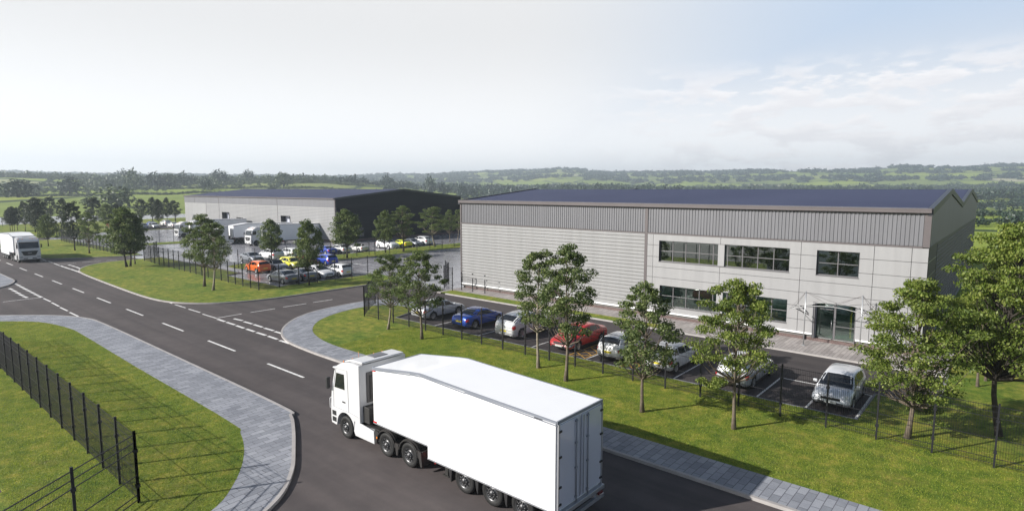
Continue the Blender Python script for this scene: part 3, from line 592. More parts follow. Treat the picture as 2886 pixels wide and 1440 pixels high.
for i_ in (0, 20):
    mb = MB(); s = 1 if i_ == 0 else -1; mb.bar(Vector(A2[i_])+Vector((s*.3, 0, .1)), (xc-s*2.1+.3*s, Y0-.06, 1.95), .04, .05); mb.bar(Vector(A1[i_])+Vector((s*.3, .3, .1)), (xc-s*2.0+.3*s, Y0-.3, 1.9), .04, .05)
    cpart('bracket', mb, M['frame_navy'])

# second warehouse behind the lorry yard
U0, U1, W0, W1 = -172.5, -100.4, 65.06, 98.9
b2 = empty('warehouse', ((U0+U1)/2, (W0+W1)/2, 0), 0, 'long low warehouse with dark gable and loading doors behind the lorry yard', 'warehouse', 'warehouses')
mb = MB(); ys2 = [(W0-.1, 8.66), (82, 10.4), (W1+.1, 8.66)]
for (ya, za), (yb, zb) in zip(ys2[:-1], ys2[1:]):
    mb.add([(U0-.05, ya, za), (U1-.05, ya, za), (U1-.05, yb, zb), (U0-.05, yb, zb), (U0-.05, ya, za-.15), (U1-.05, ya, za-.15), (U1-.05, yb, zb-.15), (U0-.05, yb, zb-.15)], [(0, 1, 2, 3), (7, 6, 5, 4), (0, 4, 5, 1), (2, 6, 7, 3), (1, 5, 6, 2), (3, 7, 4, 0)])
wpart(b2, 'roof', mb, M['roof'], fix=False)
mb = MB()
for (ya, za), (yb, zb) in zip(ys2[:-1], ys2[1:]):
    mb.add([(U1-.1, ya, za+.08), (U1+.08, ya, za+.08), (U1+.08, yb, zb+.08), (U1-.1, yb, zb+.08), (U1-.1, ya, za-.3), (U1+.08, ya, za-.3), (U1+.08, yb, zb-.3), (U1-.1, yb, zb-.3)], [(0, 1, 2, 3), (7, 6, 5, 4), (0, 4, 5, 1), (2, 6, 7, 3), (1, 5, 6, 2), (3, 7, 4, 0)])
wpart(b2, 'verge_trim', mb, M['trim_dark']); wpart(b2, 'gutter', MB().box(U0-.1, U1-.12, W0-.3, W0-.11, 8.45, 8.66), M['trim'])
def wall_with(xa, xb, za, zb, openings, y, th=.2):
    xs_ = sorted({xa, xb}|{o_[0] for o_ in openings}|{o_[1] for o_ in openings}); zs_ = sorted({za, zb}|{o_[2] for o_ in openings if o_[2] > za}|{o_[3] for o_ in openings}); q = MB()
    for a, c in zip(xs_[:-1], xs_[1:]):
        for d, e_ in zip(zs_[:-1], zs_[1:]):
            if any(o_[0] < (a+c)/2 < o_[1] and o_[2] < (d+e_)/2 < o_[3] for o_ in openings): continue
            q.box(a, c, y, y+th, d, e_)
    return q
docks = [(-149.8, -146.0, 1.1, 4.8), (-142.1, -139.0, 1.1, 3.75), (-121.2, -117.4, 1.1, 4.75), (-113.8, -110.4, 1.1, 3.75)]
wpart(b2, 'wall', wall_with(U0, U1, .5, 6.86, docks, W0), M['clad_light'], fix=False)
mb = MB()
for k in range(1, 21):
    z = .5+k*.3; segs = [(U0+14, U1-.1)]
    for o_ in docks:
        if o_[2] < z < o_[3]+.06: segs = [q for (a, c) in segs for q in ([(a, o_[0]), (o_[1], c)] if a < o_[0] and o_[1] < c else [(a, c)])]
    for a, c in segs: mb.box(a, c, W0-.025, W0, z-.035, z+.035)
wpart(b2, 'wall_joint', mb, M['clad_grey'])
wpart(b2, 'upper_cladding', MB().box(U0, U1-.02, W0-.05, W0+.15, 6.86, 8.46), M['clad_grey'])
mb = MB()
for x in (-166, -151.4, -122.6): mb.box(x-.06, x+.06, W0-.08, W0-.05, 6.86, 8.46)
for x in (-158.9, -151.4, -122.6): mb.box(x-.06, x+.06, W0-.03, W0, .5, 6.86)
mb.box(U1-.25, U1+.02, W0-.07, W0+.1, .5, 8.46)
wpart(b2, 'corner_trim', mb, M['trim']); wpart(b2, 'brick_plinth', MB().box(U0, U1-.03, W0+.05, W0+.3, 0, .5).box(U1-.3, U1-.05, W0+.3, W1, 0, .5), M['brick'])
for o_ in docks:
    d_ = wpart(b2, 'dock_door', MB().box(o_[0]+.15, o_[1]-.1, W0+1.0, W0+1.08, o_[2], o_[3]-.1), M['door_white']); MB().box(o_[0], o_[0]+.1, W0-.1, W0+1.0, o_[2], o_[3]).box(o_[0]+.1, o_[1], W0-.1, W0+1.0, o_[3]-.1, o_[3]).box(o_[1]-.1, o_[1], W0-.1, W0+1.0, o_[2], o_[3]-.1).box(o_[0], o_[1], W0, W0+1.0, o_[2]-.1, o_[2]).build('dock_frame', M['dark'], d_)
gb = [(W0+.16, 6.86), (W1, 6.86), (W1, 8.5), (82, 10.2), (W0+.16, 8.5)]
wpart(b2, 'gable_cladding', MB().extr(gb, U1-.15, U1, axis='x'), M['navy_cover']); wpart(b2, 'gable_wall', courses(W0+.2, W1, .5, 6.86, .3, .03, U1-.03, 'x', 1), M['navy_cover'], fix=False)
wpart(b2, 'gable_backing', MB().box(U1-.2, U1-.06, W0+.21, W1, .5, 6.86).box(U0, U0+.15, W0+.21, W1, 0, 8.4).box(U0, U1, W1, W1+.1, 0, 8.4), M['clad_joint'])
for ya, yb in ((78, 81), (69.6, 71.4)):
    f_ = wpart(b2, 'window', MB().box(U1-.01, U1+.06, ya-.1, yb+.1, .9, 2.7), M['frame_navy']); MB().box(U1+.061, U1+.07, ya, yb, 1, 2.6).build('pane', M['car_glass'], f_)

# ------------------------------------------------------------------ lorries
def wheel_lorry(parent, x, y, z, r=.47, w=.3, out=1, dual=False):
    "tyre with a dished ten bolt rim; out is the side that shows"
    t = MB().lathe([(-w/2, .56*r), (-w/2, .9*r), (-w/2+.03, .98*r), (0, r), (w/2-.03, .98*r), (w/2, .9*r), (w/2, .56*r), (-w/2, .56*r)], 40)
    if dual: t.lathe([(-w*1.6, .56*r), (-w*1.6, .95*r), (-w*.65, .95*r), (-w*.65, .56*r)], 28)
    wh = t.build('wheel', M['tyre'], parent); wh.location = (x, y, z)
    if out < 0: wh.rotation_euler.z = pi
    rm = MB().lathe([(w/2+.004, .6*r), (w/2+.006, .55*r), (w/2-.05, .5*r), (w/2-.09, .42*r), (w/2-.02, .36*r), (w/2+.0, .2*r), (w/2+.05, .17*r), (w/2+.06, 0)], 32)
    bb = rm
    for k in range(10):
        a = 2*pi*k/10; c = (.29*r*cos(a), w/2+.0, .29*r*sin(a)); bb.lathe([(-.01, .03), (.04, .028), (.045, 0)], 6, (c[0], c[1], c[2]))
        a += .3; bb.lathe([(-.05, .03), (-.02, .028), (-.018, 0)], 6, (.47*r*cos(a), w/2, .47*r*sin(a)))
    bb.build('rim', M['rim_mid'], wh)
    return wh
def arc(cx_, cz_, r, a0, a1, n=12): return [(cx_+r*cos(radians(a0+(a1-a0)*k/n)), cz_+r*sin(radians(a0+(a1-a0)*k/n))) for k in range(n+1)]
def make_lorry(tl=0.0, hs=1.0):
    "articulated lorry, nose at x = 0, body running to -x; tl lengthens the trailer"
    root = empty('articulated_lorry', (0, 0, 0)); HW = 1.21
    side = [(0, .46), (.03, .7), (.02, 1.25), (-.06, 1.95), (-.3, 2.78), (-.4, 2.96), (-.58, 3.12), (-.92, 3.27), (-1.4, 3.36), (-2.07, 3.34), (-2.07, .92), (-1.66, .92)]+arc(-1.03, .5, .62, 172, 8, 16)+[(-.38, .43)]
    cab = MB().extr(side, -HW, HW).build('cab', M['truck_white'], root, bevel=.075, seg=3, smooth=False)
    for f_ in cab.data.polygons: f_.use_smooth = True
    cab.data.polygons.foreach_set('use_smooth', [False]*len(cab.data.polygons))
    # wheel housing, rear of cab, chassis
    MB().box(-1.7, -.36, -HW+.36, HW-.36, .35, 1.2).build('wheel_housing', M['dark'], cab)
    rw = MB().box(-2.115, -2.075, -.86, .86, 1.72, 3.0).build('rear_panel', M['cab_back'], cab, bevel=.015)
    MB().box(-2.16, -2.117, -.72, .72, 1.85, 2.86).build('rear_panel_inset', M['fender'], rw, bevel=.015)
    eq = MB().box(-2.5, -2.08, -1.05, 1.05, .95, 1.62)
    for k in range(4): eq.box(-2.53, -2.5, -.8, .2, 1.08+k*.13, 1.12+k*.13)
    eq.build('equipment_box', M['chassis'], root, bevel=.02)
    MB().box(-5.9, -.6, -.45, -.3, .55, .85).box(-5.9, -.6, .3, .45, .55, .85).box(-3.1, -2.1, -1.0, 1.0, .8, .86).box(-5.6, -3.2, -.7, .7, .86, 1.0).build('chassis', M['chassis'], root)
    MB().extr([(-2.06, .93), (-2.98, .84), (-3.0, .32), (-1.72, .32), (-1.62, .5), (-1.72, .92)], HW-.06, HW-.005).extr([(-2.06, .93), (-2.98, .84), (-3.0, .32), (-1.72, .32), (-1.62, .5), (-1.72, .92)], -HW+.005, -HW+.06).box(-2.98, -2.1, -HW+.06, HW-.06, .34, .8).build('side_skirt', M['truck_white'], root, bevel=.012)
    # doors, steps, handles
    for s in (-1, 1):
        y = s*(HW+.004); dm = MB()
        for a, c in (((-.2, 1.22), (-.22, 2.1)), ((-.22, 2.1), (-.45, 2.95)), ((-.45, 2.95), (-1.25, 2.98)), ((-1.25, 2.98), (-1.3, 1.22)), ((-1.3, 1.22), (-.2, 1.22)), ((-1.3, 1.22), (-2.0, 1.16))): dm.bar((a[0], y, a[1]), (c[0], y, c[1]), .02, .01)
        d_ = dm.build('door_seam', M['alu'], cab)
        wn = MB().extr([(-.3, 2.1), (-.47, 2.76), (-1.02, 2.78), (-1.04, 2.12)], s*HW, s*(HW+.012)).build('side_window', M['car_glass'], cab)
        MB().box(-1.06, -.86, y-.012*s-.01, y+.02, 1.55, 1.6).build('handle', M['black_plastic'], cab)
        st = MB()
        for z in (.56, .84): st.box(-.36, -.08, s*(HW-.02)-.012, s*(HW)+.014, z, z+.2)
        st.build('step', M['black_plastic'], cab)
        mr = MB().box(-.06, .06, s*(HW+.13)-.07, s*(HW+.13)+.07, 2.0, 2.5).box(-.03, .03, min(s*HW, s*(HW+.1)), max(s*HW, s*(HW+.1)), 2.42, 2.46).box(-.03, .03, min(s*HW, s*(HW+.1)), max(s*HW, s*(HW+.1)), 2.06, 2.1).build('mirror', M['black_plastic'], cab, bevel=.03)
        MB().box(.02, .045, s*.98-.2, s*.98+.2, .72, .88).build('headlight', M['lamp'], cab, bevel=.01)
        MB().tube([(.03, s*(HW-.1), 1.0), (.12, s*(HW-.02), 1.1), (.12, s*(HW-.02), 1.5), (.02, s*(HW-.1), 1.6)], .02, 6).build('grab_rail', M['truck_white'], cab)
        # fenders over the driven wheels
        fm = MB()
        for cx_ in (-3.72, -5.1):
            a = arc(cx_, .47, .6, 8, 172, 14); b_ = arc(cx_, .47, .56, 8, 172, 14)
            fm.extr(a+b_[::-1], s*.72 if s > 0 else -1.2, 1.2 if s > 0 else s*.72)
            for q in range(4): yy = s*(.8+q*.1); a2 = arc(cx_, .47, .625, 30, 150, 10); fm.extr(a2+arc(cx_, .47, .59, 30, 150, 10)[::-1], yy-.02, yy+.02)
        fm.extr([(-4.3, .75), (-4.52, .75), (-4.45, .28), (-4.37, .28)], s*1.14, s*1.2).extr([(-3.03, .92), (-3.25, .9), (-3.14, .42), (-3.03, .35)], s*1.14, s*1.2).extr([(-5.62, .86), (-5.82, .8), (-5.88, .24), (-5.78, .24)], s*1.14, s*1.2)
        fm.box(-5.85, -5.8, min(s*.7, s*1.14), max(s*.7, s*1.14), .24, .82)
        fm.build('mudguard', M['fender'], root)
        MB().box(-3.2, -3.14, s*1.2, s*1.2+s*.012 if s > 0 else s*1.2, .6, .68).build('marker_light', M['orange'], root)
    MB().extr([(-.075, 1.98), (-.3, 2.76), (-.29, 2.78), (-.06, 1.99)][::1], -1.05, 1.05).build('windscreen', M['car_glass'], cab)
    ws = MB().add([(-.045, -1.08, 1.96), (-.045, 1.08, 1.96), (-.29, 1.06, 2.8), (-.29, -1.06, 2.8)], [(0, 1, 2, 3)]).build('windscreen', M['car_glass'], cab)
    MB().box(-.28, .02, -1.08, 1.08, 2.84, 2.9).build('sun_visor', M['truck_white'], cab, bevel=.02)
    MB().extr([(.032, 1.62), (.045, 1.62), (.05, 1.12), (.037, 1.12)], -.75, .75).build('grille', M['black_plastic'], cab)
    MB().add([(.055, -.95, 1.6), (.055, .95, 1.6), (.06, .6, 1.0), (.06, -.6, 1.0)], [(0, 1, 2, 3)]).build('grille', M['black_plastic'], cab)
    MB().box(.061, .07, -.22, .22, 1.28, 1.36).build('grille_badge', M['alu'], cab)
    MB().box(.03, .045, -.72, -.25, .56, .66).box(.03, .045, .25, .72, .56, .66).build('bumper_slot', M['black_plastic'], cab); MB().box(.033, .05, -.24, .24, .53, .63).build('plate', M['plate_w'], cab)
    # roof deflector and fittings
    MB().extr([(-.85, 3.26), (-1.3, 3.36), (-2.12, 3.38), (-2.12, 3.47), (-1.35, 3.46), (-.95, 3.34)], -1.08, 1.08).build('roof_deflector', M['truck_white'], cab, bevel=.03)
    MB().extr([(-1.9, 3.46), (-1.4, 3.46), (-1.4, 3.49), (-1.9, 3.49)], -.4, .3).build('roof_hatch', M['clad_grey'], cab, bevel=.01)
    rf = MB()
    for y in (-1.0, -.55, .55, 1.0): rf.tube([(-.72, y, 3.15), (-.72, y, 3.28)], .03, 6)
    rf.tube([(-.8, .3, 3.2), (-.8, .3, 3.55)], .008, 4).build('roof_light', M['orange'], cab)
    # trailer
    e0, k1, k2, e1 = -3.05, -5.7, -6.25, -12.05-tl
    tz = lambda x: 3.5+(x-e0)/(k1-e0)*.33 if x > k1 else 3.83-(x-k1)/(e1-k1)*.2
    prof = [(e0, 1.24), (e0, 3.5), (k1+.35, 3.79), (k1-.2, 3.84), (k1-2.5, tz(k1-2.5)), (e1, 3.63), (e1, .72), (k2, .72), (k2, 1.2)]
    TW = 1.24
    tr_ = MB().extr(prof, -TW, TW).build('trailer_body', M['trailer_white'], root, bevel=.015, seg=1)
    top = [p for p in prof if p[1] > 3.3]
    rl = MB()
    for s in (-1, 1):
        for a, c in zip(top[:-1], top[1:]): rl.bar((a[0], s*(TW+.012), a[1]-.02), (c[0], s*(TW+.012), c[1]-.02), .05, .07); rl.bar((a[0], s*(TW+.008), a[1]-.09), (c[0], s*(TW+.008), c[1]-.11), .03, .04)
    rl.box(e1-.03, e1+.02, -TW-.02, TW+.02, 3.57, 3.66).box(e0-.02, e0+.03, -TW, TW, 3.44, 3.52)
    rl.build('roof_rail', M['rail_grey'], tr_)
    bl = MB()
    for s in (-1, 1): bl.bar((e1, s*(TW+.008), .74), (k2, s*(TW+.008), .74), .02, .05); bl.bar((k2, s*(TW+.008), 1.22), (e0, s*(TW+.008), 1.25), .02, .05); bl.bar((e1+.03, s*(TW+.008), .72), (e1+.03, s*(TW+.008), 3.6), .05, .02)
    bl.build('edge_rail', M['alu'], tr_)
    for s in (-1, 1):
        MB().box(e0-.2, e0, s*TW-.012, s*TW+.02, 3.36, 3.43).box(e0-.2, e0, s*TW-.012, s*TW+.02, 1.27, 1.33).build('marker_light', M['tail'], tr_)
        MB().box(e1+.55, e1+.85, s*TW-.02, s*(TW+.026), 3.56, 3.63).build('roof_light', M['black_plastic'], tr_)
    # rear doors with locking bars and hinges
    for s in (-1, 1):
        dd = MB().box(e1-.045, e1-.002, min(s*.03, s*(TW-.07)), max(s*.03, s*(TW-.07)), .86, 3.52).build('rear_door', M['door_white'], tr_, bevel=.01)
        lb = MB().tube([(e1-.085, s*.32, .82), (e1-.085, s*.32, 3.5)], .022, 8).tube([(e1-.075, s*.09, .9), (e1-.075, s*.09, 3.5)], .012, 6)
        for z in (.95, 1.9, 2.7, 3.4): lb.box(e1-.1, e1-.045, s*.32-.05, s*.32+.05, z, z+.05)
        lb.build('locking_bar', M['rail_grey'], dd)
        hg = MB()
        for z in (1.0, 1.55, 2.5, 3.3): hg.box(e1-.08, e1-.03, s*(TW-.09)-.07, s*(TW-.09)+.07, z, z+.06)
        hg.build('hinge', M['black_plastic'], dd)
        MB().box(e1-.06, e1, s*(TW-.035)-.03, s*(TW-.035)+.03, .8, 3.56).build('door_post', M['alu'], tr_)
        tlm = MB().box(e1-.2, e1-.15, s*.95-.12, s*.95+.12, .58, .66).build('tail_light', M['tail_shaded'], tr_)
    MB().box(e1-.16, e1+.0, -TW, TW, .66, .8).build('rear_sill', M['alu'], tr_, bevel=.015)
    MB().box(e1-.2, e1-.08, -1.15, 1.15, .42, .54).box(e1-.14, e1+.4, -.75, -.68, .48, .7).box(e1-.14, e1+.4, .68, .75, .48, .7).build('rear_bumper', M['alu'], tr_)
    ch = MB().box(e1+.1, k2-.1, -.5, -.36, .5, .718).box(e1+.1, k2-.1, .36, .5, .5, .718)
    ch.box(-6.9, -6.75, -.85, -.7, .12, .7).box(-6.9, -6.75, .7, .85, .12, .7).box(-6.98, -6.67, -.9, -.65, .1, .14).box(-6.98, -6.67, .65, .9, .1, .14)
    ch.build('trailer_chassis', M['chassis'], root)
    for s in (-1, 1): MB().bar((-5.95, s*.62, .5), (-6.5, s*1.1, .6), .05, .1).build('tail_bar', M['red'], root)
    for s in (-1, 1):
        for cx_ in (-8.07-tl, -9.37-tl, -10.67-tl):
            MB().extr([(cx_+.62, .72), (cx_+.8, .72), (cx_+.72, .3), (cx_+.66, .2)], s*.9, s*1.18).build('mudflap', M['black_plastic'], root)
            a = arc(cx_, .46, .53, 20, 160, 10); MB().extr(a+arc(cx_, .46, .5, 20, 160, 10)[::-1], min(s*.75, s*1.16), max(s*.75, s*1.16)).build('mudguard', M['fender'], root)
    for s in (-1, 1):
        wheel_lorry(root, -1.03, s*1.04, .48, .48, .3, s)
        for cx_ in (-3.72, -5.1): wheel_lorry(root, cx_, s*1.02, .48, .48, .3, s, True)
        for cx_ in (-8.07-tl, -9.37-tl, -10.67-tl): wheel_lorry(root, cx_, s*1.02, .47, .47, .34, s)
    MB().tube([(-3.72, -.9, .48), (-3.72, .9, .48)], .08, 8).tube([(-5.1, -.9, .48), (-5.1, .9, .48)], .08, 8).tube([(-1.03, -.9, .48), (-1.03, .9, .48)], .06, 8).build('axle', M['chassis'], root)
    MB().tube([(-8.07-tl, -.9, .47), (-8.07-tl, .9, .47)], .07, 8).tube([(-9.37-tl, -.9, .47), (-9.37-tl, .9, .47)], .07, 8).tube([(-10.67-tl, -.9, .47), (-10.67-tl, .9, .47)], .07, 8).build('axle', M['chassis'], root)
    return root
t1 = make_lorry(); t1.location = (-21.97, 14.93, 0); t1.rotation_euler = (0, 0, pi); tag(t1, 'large white articulated lorry with box trailer in the foreground, rear doors towards the right', 'lorry', 'white articulated lorries')
t2 = copy_tree(t1); t2.location = (-106.9, 19.2, 0); t2.rotation_euler = (0, 0, 0); t2.scale = (1.0, 1.03, 1.04); t2['label'] = 'white articulated lorry driving towards the viewer on the main road at far left'
t3 = make_lorry(2.6); tag(t3, 'white lorry backed to the warehouse doors, leftmost of the three in the yard', 'lorry', 'white articulated lorries')
t3.rotation_euler = (0, 0, -pi/2); t3.location = (-136.4, 49.4, 0)
t4 = copy_tree(t3); t4.location = (-114.8, 48.2, 0); t4.rotation_euler.z = -pi/2-radians(4); t4['label'] = 'middle white lorry of the three in the yard, half hidden by a pair of trees'
t5 = copy_tree(t3); t5.location = (-107.4, 51.0, 0); t5['label'] = 'white lorry in the yard nearest the dark gable, rightmost of the three'

# ------------------------------------------------------------------ cars
def interp(pts, x):
    "smooth interpolation through (x, value) control points"
    if x <= pts[0][0]: return pts[0][1]
    if x >= pts[-1][0]: return pts[-1][1]
    for i in range(len(pts)-1):
        if pts[i][0] <= x <= pts[i+1][0]:
            x0, y0 = pts[i]; x1, y1 = pts[i+1]; t = (x-x0)/(x1-x0)
            m0 = (y1-y0)/(x1-x0) if i == 0 else (y1-pts[i-1][1])/(x1-pts[i-1][0]); m1 = (y1-y0)/(x1-x0) if i == len(pts)-2 else (pts[i+2][1]-y0)/(pts[i+2][0]-x0)
            h = x1-x0; return (2*t**3-3*t*t+1)*y0+(t**3-2*t*t+t)*h*m0+(-2*t**3+3*t*t)*y1+(t**3-t*t)*h*m1
# every kind: length, width, top line, belt line, screen x range, rear glass x range, side glass range, pillars, wheel radius
KIND = dict(
 hatch=dict(L=4.05, W=1.76, top=[(-2.02, .66), (-1.98, .9), (-1.9, 1.04), (-1.62, 1.38), (-1.1, 1.47), (-.3, 1.5), (.3, 1.42), (.75, 1.17), (1.12, .98), (1.55, .92), (1.84, .81), (1.97, .68), (2.02, .52)], belt=[(-2, .8), (-1.6, .98), (0, .92), (1.2, .88), (2.02, .5)], ws=(.38, 1.16), rg=(-1.88, -1.5), sg=(-1.45, .9), pil=(-.85, .05), wb=(-1.27, 1.28), r=.32),
 sedan=dict(L=4.75, W=1.82, top=[(-2.37, .62), (-2.33, .9), (-2.2, 1.03), (-1.75, 1.08), (-1.35, 1.26), (-.95, 1.4), (-.2, 1.44), (.35, 1.38), (.8, 1.16), (1.2, .98), (1.75, .88), (2.2, .72), (2.37, .48)], belt=[(-2.37, .8), (-1.7, 1.0), (0, .93), (1.2, .89), (2.37, .48)], ws=(.36, 1.15), rg=(-1.72, -1.02), sg=(-1.45, .9), pil=(-1.0, -.1), wb=(-1.42, 1.38), r=.33),
 coupe=dict(L=4.5, W=1.82, top=[(-2.24, .62), (-2.2, .86), (-2.05, 1.0), (-1.6, 1.05), (-1.2, 1.2), (-.7, 1.33), (-.1, 1.37), (.35, 1.3), (.8, 1.08), (1.2, .93), (1.7, .83), (2.08, .68), (2.24, .45)], belt=[(-2.24, .78), (-1.6, .98), (0, .9), (1.2, .85), (2.24, .45)], ws=(.3, 1.12), rg=(-1.6, -.8), sg=(-1.2, .8), pil=(-.55,), wb=(-1.33, 1.3), r=.34),
 suv=dict(L=4.75, W=1.94, top=[(-2.37, .8), (-2.33, 1.05), (-2.2, 1.2), (-1.85, 1.42), (-1.3, 1.6), (-.4, 1.67), (.3, 1.6), (.8, 1.34), (1.15, 1.16), (1.8, 1.05), (2.22, .84), (2.37, .55)], belt=[(-2.37, .95), (-1.8, 1.18), (0, 1.1), (1.2, 1.06), (2.37, .55)], ws=(.34, 1.1), rg=(-2.12, -1.5), sg=(-1.75, .88), pil=(-1.1, -.1), wb=(-1.42, 1.45), r=.38),
 wagon=dict(L=4.75, W=1.84, top=[(-2.37, .62), (-2.34, .9), (-2.26, 1.08), (-1.95, 1.38), (-1.3, 1.48), (-.3, 1.5), (.4, 1.42), (.8, 1.2), (1.2, 1.0), (1.75, .9), (2.2, .72), (2.37, .48)], belt=[(-2.37, .8), (-1.8, 1.0), (0, .93), (1.2, .9), (2.37, .48)], ws=(.4, 1.16), rg=(-2.22, -1.85), sg=(-1.85, .92), pil=(-1.1, -.1), wb=(-1.42, 1.4), r=.33),
 roadster=dict(L=4.1, W=1.78, top=[(-2.04, .6), (-2.0, .82), (-1.85, .93), (-1.2, .97), (-.2, .9), (.6, .9), (1.1, .88), (1.6, .8), (1.9, .66), (2.04, .45)], belt=[(-2.04, .6), (-1.85, .9), (0, .87), (1.1, .84), (2.04, .45)], ws=None, rg=None, sg=None, pil=(), wb=(-1.2, 1.25), r=.32))
def make_car(kind):
    K = KIND[kind]; L_, W_ = K['L'], K['W']; h = L_/2
    top = lambda x: interp(K['top'], x); belt = lambda x: min(interp(K['belt'], x), top(x)-.005)
    def wd(x):
        t = abs(x)/h; return W_/2*(1-.03*t*t-.17*max(0, (t-.86)/.14)**2.4)
    def sec(x):
        w, tp, bt = wd(x), top(x), belt(x); s = .19+.12*max(0, (abs(x)/h-.8)/.2)**2
        k = min(1, max(0, (tp-bt)/.22)); t = max(0, tp-bt); wr = (w-.09)*(1-k)+(w-.05-.34*t)*k; mid = s+(bt-s)*.5
        zr = (bt+.4*(tp-bt))*(1-k)+(tp-.08)*k
        return [(0, s), (w-.15, s), (w-.03, s+.1), (w, mid), (w-.012, bt-.1), (w-.055, bt), (wr, zr), (wr-.15*(1+.8*(1-k)), tp-.015), (0, tp+.012)]
    def S(x, v):
        q = sec(x); i = min(int(v), 7); t = v-i; return Vector((x, q[i][0]*(1-t)+q[i+1][0]*t, q[i][1]*(1-t)+q[i+1][1]*t))
    xs = np.concatenate([np.linspace(-h, -h+.15, 4)[:-1], np.linspace(-h+.15, h-.15, 86), np.linspace(h-.15, h, 4)[1:]])
    vv = [0, 1, 1.5, 2, 2.3, 2.6, 3, 3.25, 3.5, 3.75, 4, 4.5, 5, 5.33, 5.66, 6, 6.5, 7, 7.5, 8]; nv = len(vv); vs = []; fs = []
    for x in xs:
        ring = [S(x, v) for v in vv]; vs += [tuple(p) for p in ring]+[(p.x, -p.y, p.z) for p in ring[::-1][1:]]
    nr_ = 2*nv-1
    for i in range(len(xs)-1):
        for k in range(nr_-1):
            a = i*nr_+k; f = (a, a+1, a+nr_+1, a+nr_); c = sum((Vector(vs[q]) for q in f), Vector())/4
            if any((c.x-wx)**2+(c.z-K['r'])**2 < (K['r']+.06)**2 and abs(c.y) > W_/2-.3 for wx in K['wb']): continue
            fs.append(f)
    n0 = len(vs)
    for base in (0, (len(xs)-1)*nr_): fs.append(tuple(base+k for k in range(nr_)))
    root = empty('parked_car', (0, 0, 0)); body = MB().add(vs, fs, True).build('body', M['car_white'], root)
    # underbody closes the arches
    MB().box(-h+.35, h-.35, -W_/2+.24, W_/2-.24, .2, .75).build('underbody', M['black_plastic'], root)
    def patch(name, m_, x0, x1, va, vb, sides=(1, -1), off=.008, nx=10, nv_=4, slant=(0, 0)):
        mb = MB()
        for s in sides:
            P_ = []
            for i in range(nx+1):
                for k in range(nv_+1):
                    fx = x0+(x1-x0)*i/nx; v = va+(vb-va)*k/nv_; fx += slant[0]*(k/nv_)*(1-i/nx)+slant[1]*(k/nv_)*(i/nx)
                    p = S(fx, v); e_ = .01; du = S(fx+e_, v)-S(fx-e_, v); dv = S(fx, min(7.999, v+e_))-S(fx, max(0, v-e_)); n_ = du.cross(dv); n_.normalize()
                    if n_.y < 0 or (abs(n_.y) < .05 and n_.z < 0): n_ = -n_
                    p = p+n_*off; P_.append((p.x, p.y*s, p.z))
            mb.add(P_, [(i*(nv_+1)+k, (i+1)*(nv_+1)+k, (i+1)*(nv_+1)+k+1, i*(nv_+1)+k+1) for i in range(nx) for k in range(nv_)], True)
        return mb.build(name, m_, root)
    def across(name, m_, x0, x1, off=.01, v0=6.12, nx=10, ny=8):
        "glass running across the car from side to side"
        mb = MB(); P_ = []
        for i in range(nx+1):
            x = x0+(x1-x0)*i/nx; hw = S(x, v0).y*.97
            for k in range(ny+1):
                y = -hw+2*hw*k/ny; v = v0
                lo, hi = v0, 8.0
                for _ in range(14):
                    mid = (lo+hi)/2
                    if S(x, mid).y > abs(y): lo = mid
                    else: hi = mid
                p = S(x, (lo+hi)/2); sl = (top(x+.02)-top(x-.02))/.04; n_ = Vector((-sl, 0, 1)).normalized(); p = p+n_*off; P_.append((p.x, y, p.z))
        mb.add(P_, [(i*(ny+1)+k, (i+1)*(ny+1)+k, (i+1)*(ny+1)+k+1, i*(ny+1)+k+1) for i in range(nx) for k in range(ny)], True)
        return mb.build(name, m_, root)
    if K['ws']:
        across('windscreen', M['car_glass'], K['ws'][0]+.03, K['ws'][1]-.01); across('rear_window', M['car_glass'], K['rg'][0]+.05, K['rg'][1]-.03)
        a, c = K['sg']; cuts = [a]+list(K['pil'])+[c]
        for x0, x1 in zip(cuts[:-1], cuts[1:]):
            [patch('side_window', M['car_glass'], x0+.035, x1-.035, 5.1, 5.88, (sd,), slant=(.28 if x0 == a else 0, -.36 if x1 == c else 0)) for sd in (1, -1)]
    else:
        wsx = .62; MB().add([(wsx, -.68, .9), (wsx, .68, .9), (wsx-.5, .58, 1.3), (wsx-.5, -.58, 1.3)], [(0, 1, 2, 3)]).build('windscreen', M['car_glass'], root)
        MB().bar((wsx, .7, .88), (wsx-.52, .6, 1.31), .05).bar((wsx, -.7, .88), (wsx-.52, -.6, 1.31), .05).bar((wsx-.52, -.6, 1.31), (wsx-.52, .6, 1.31), .05).build('windscreen_frame', M['car_white'], root)
        across('cockpit', M['black_plastic'], -1.0, .45, .006, 7.1)
        for s in (-1, 1): MB().box(-.75, -.6, s*.36-.22, s*.36+.22, .8, 1.2).build('seat', M['black_plastic'], root, bevel=.05)
    for sd in (1, -1): patch('headlight', M['lamp'], h-.46, h-.04, 3.6, 5.5, (sd,), nx=7); patch('tail_light', M['tail'], -h+.03, -h+.26, 3.5, 4.98, (sd,), nx=5)
    z0 = .42; MB().box(h-.06, h+.014, -.56, .56, .26, .42).build('grille', M['black_plastic'], root, bevel=.03); MB().box(h-.1, h+.008, -.42, .42, .5, .62).build('upper_grille', M['black_plastic'], root, bevel=.02)
    for sd in (1, -1): MB().box(-h*.5, h*.42, sd*(W_/2-.03)-.02, sd*(W_/2-.03)+.02, .2, .29).build('sill', M['black_plastic'], root)
    MB().box(-h-.018, -h+.05, -.27, .27, .56, .68).build('rear_plate', M['plate_y'], root); MB().box(h+.005, h+.022, -.26, .26, .36, .47).build('front_plate', M['plate_w'], root)
    MB().box(-h-.01, -h+.1, -.6, .6, .3, .36).build('rear_diffuser', M['black_plastic'], root)
    mx = K['ws'][1]-.3 if K['ws'] else .5
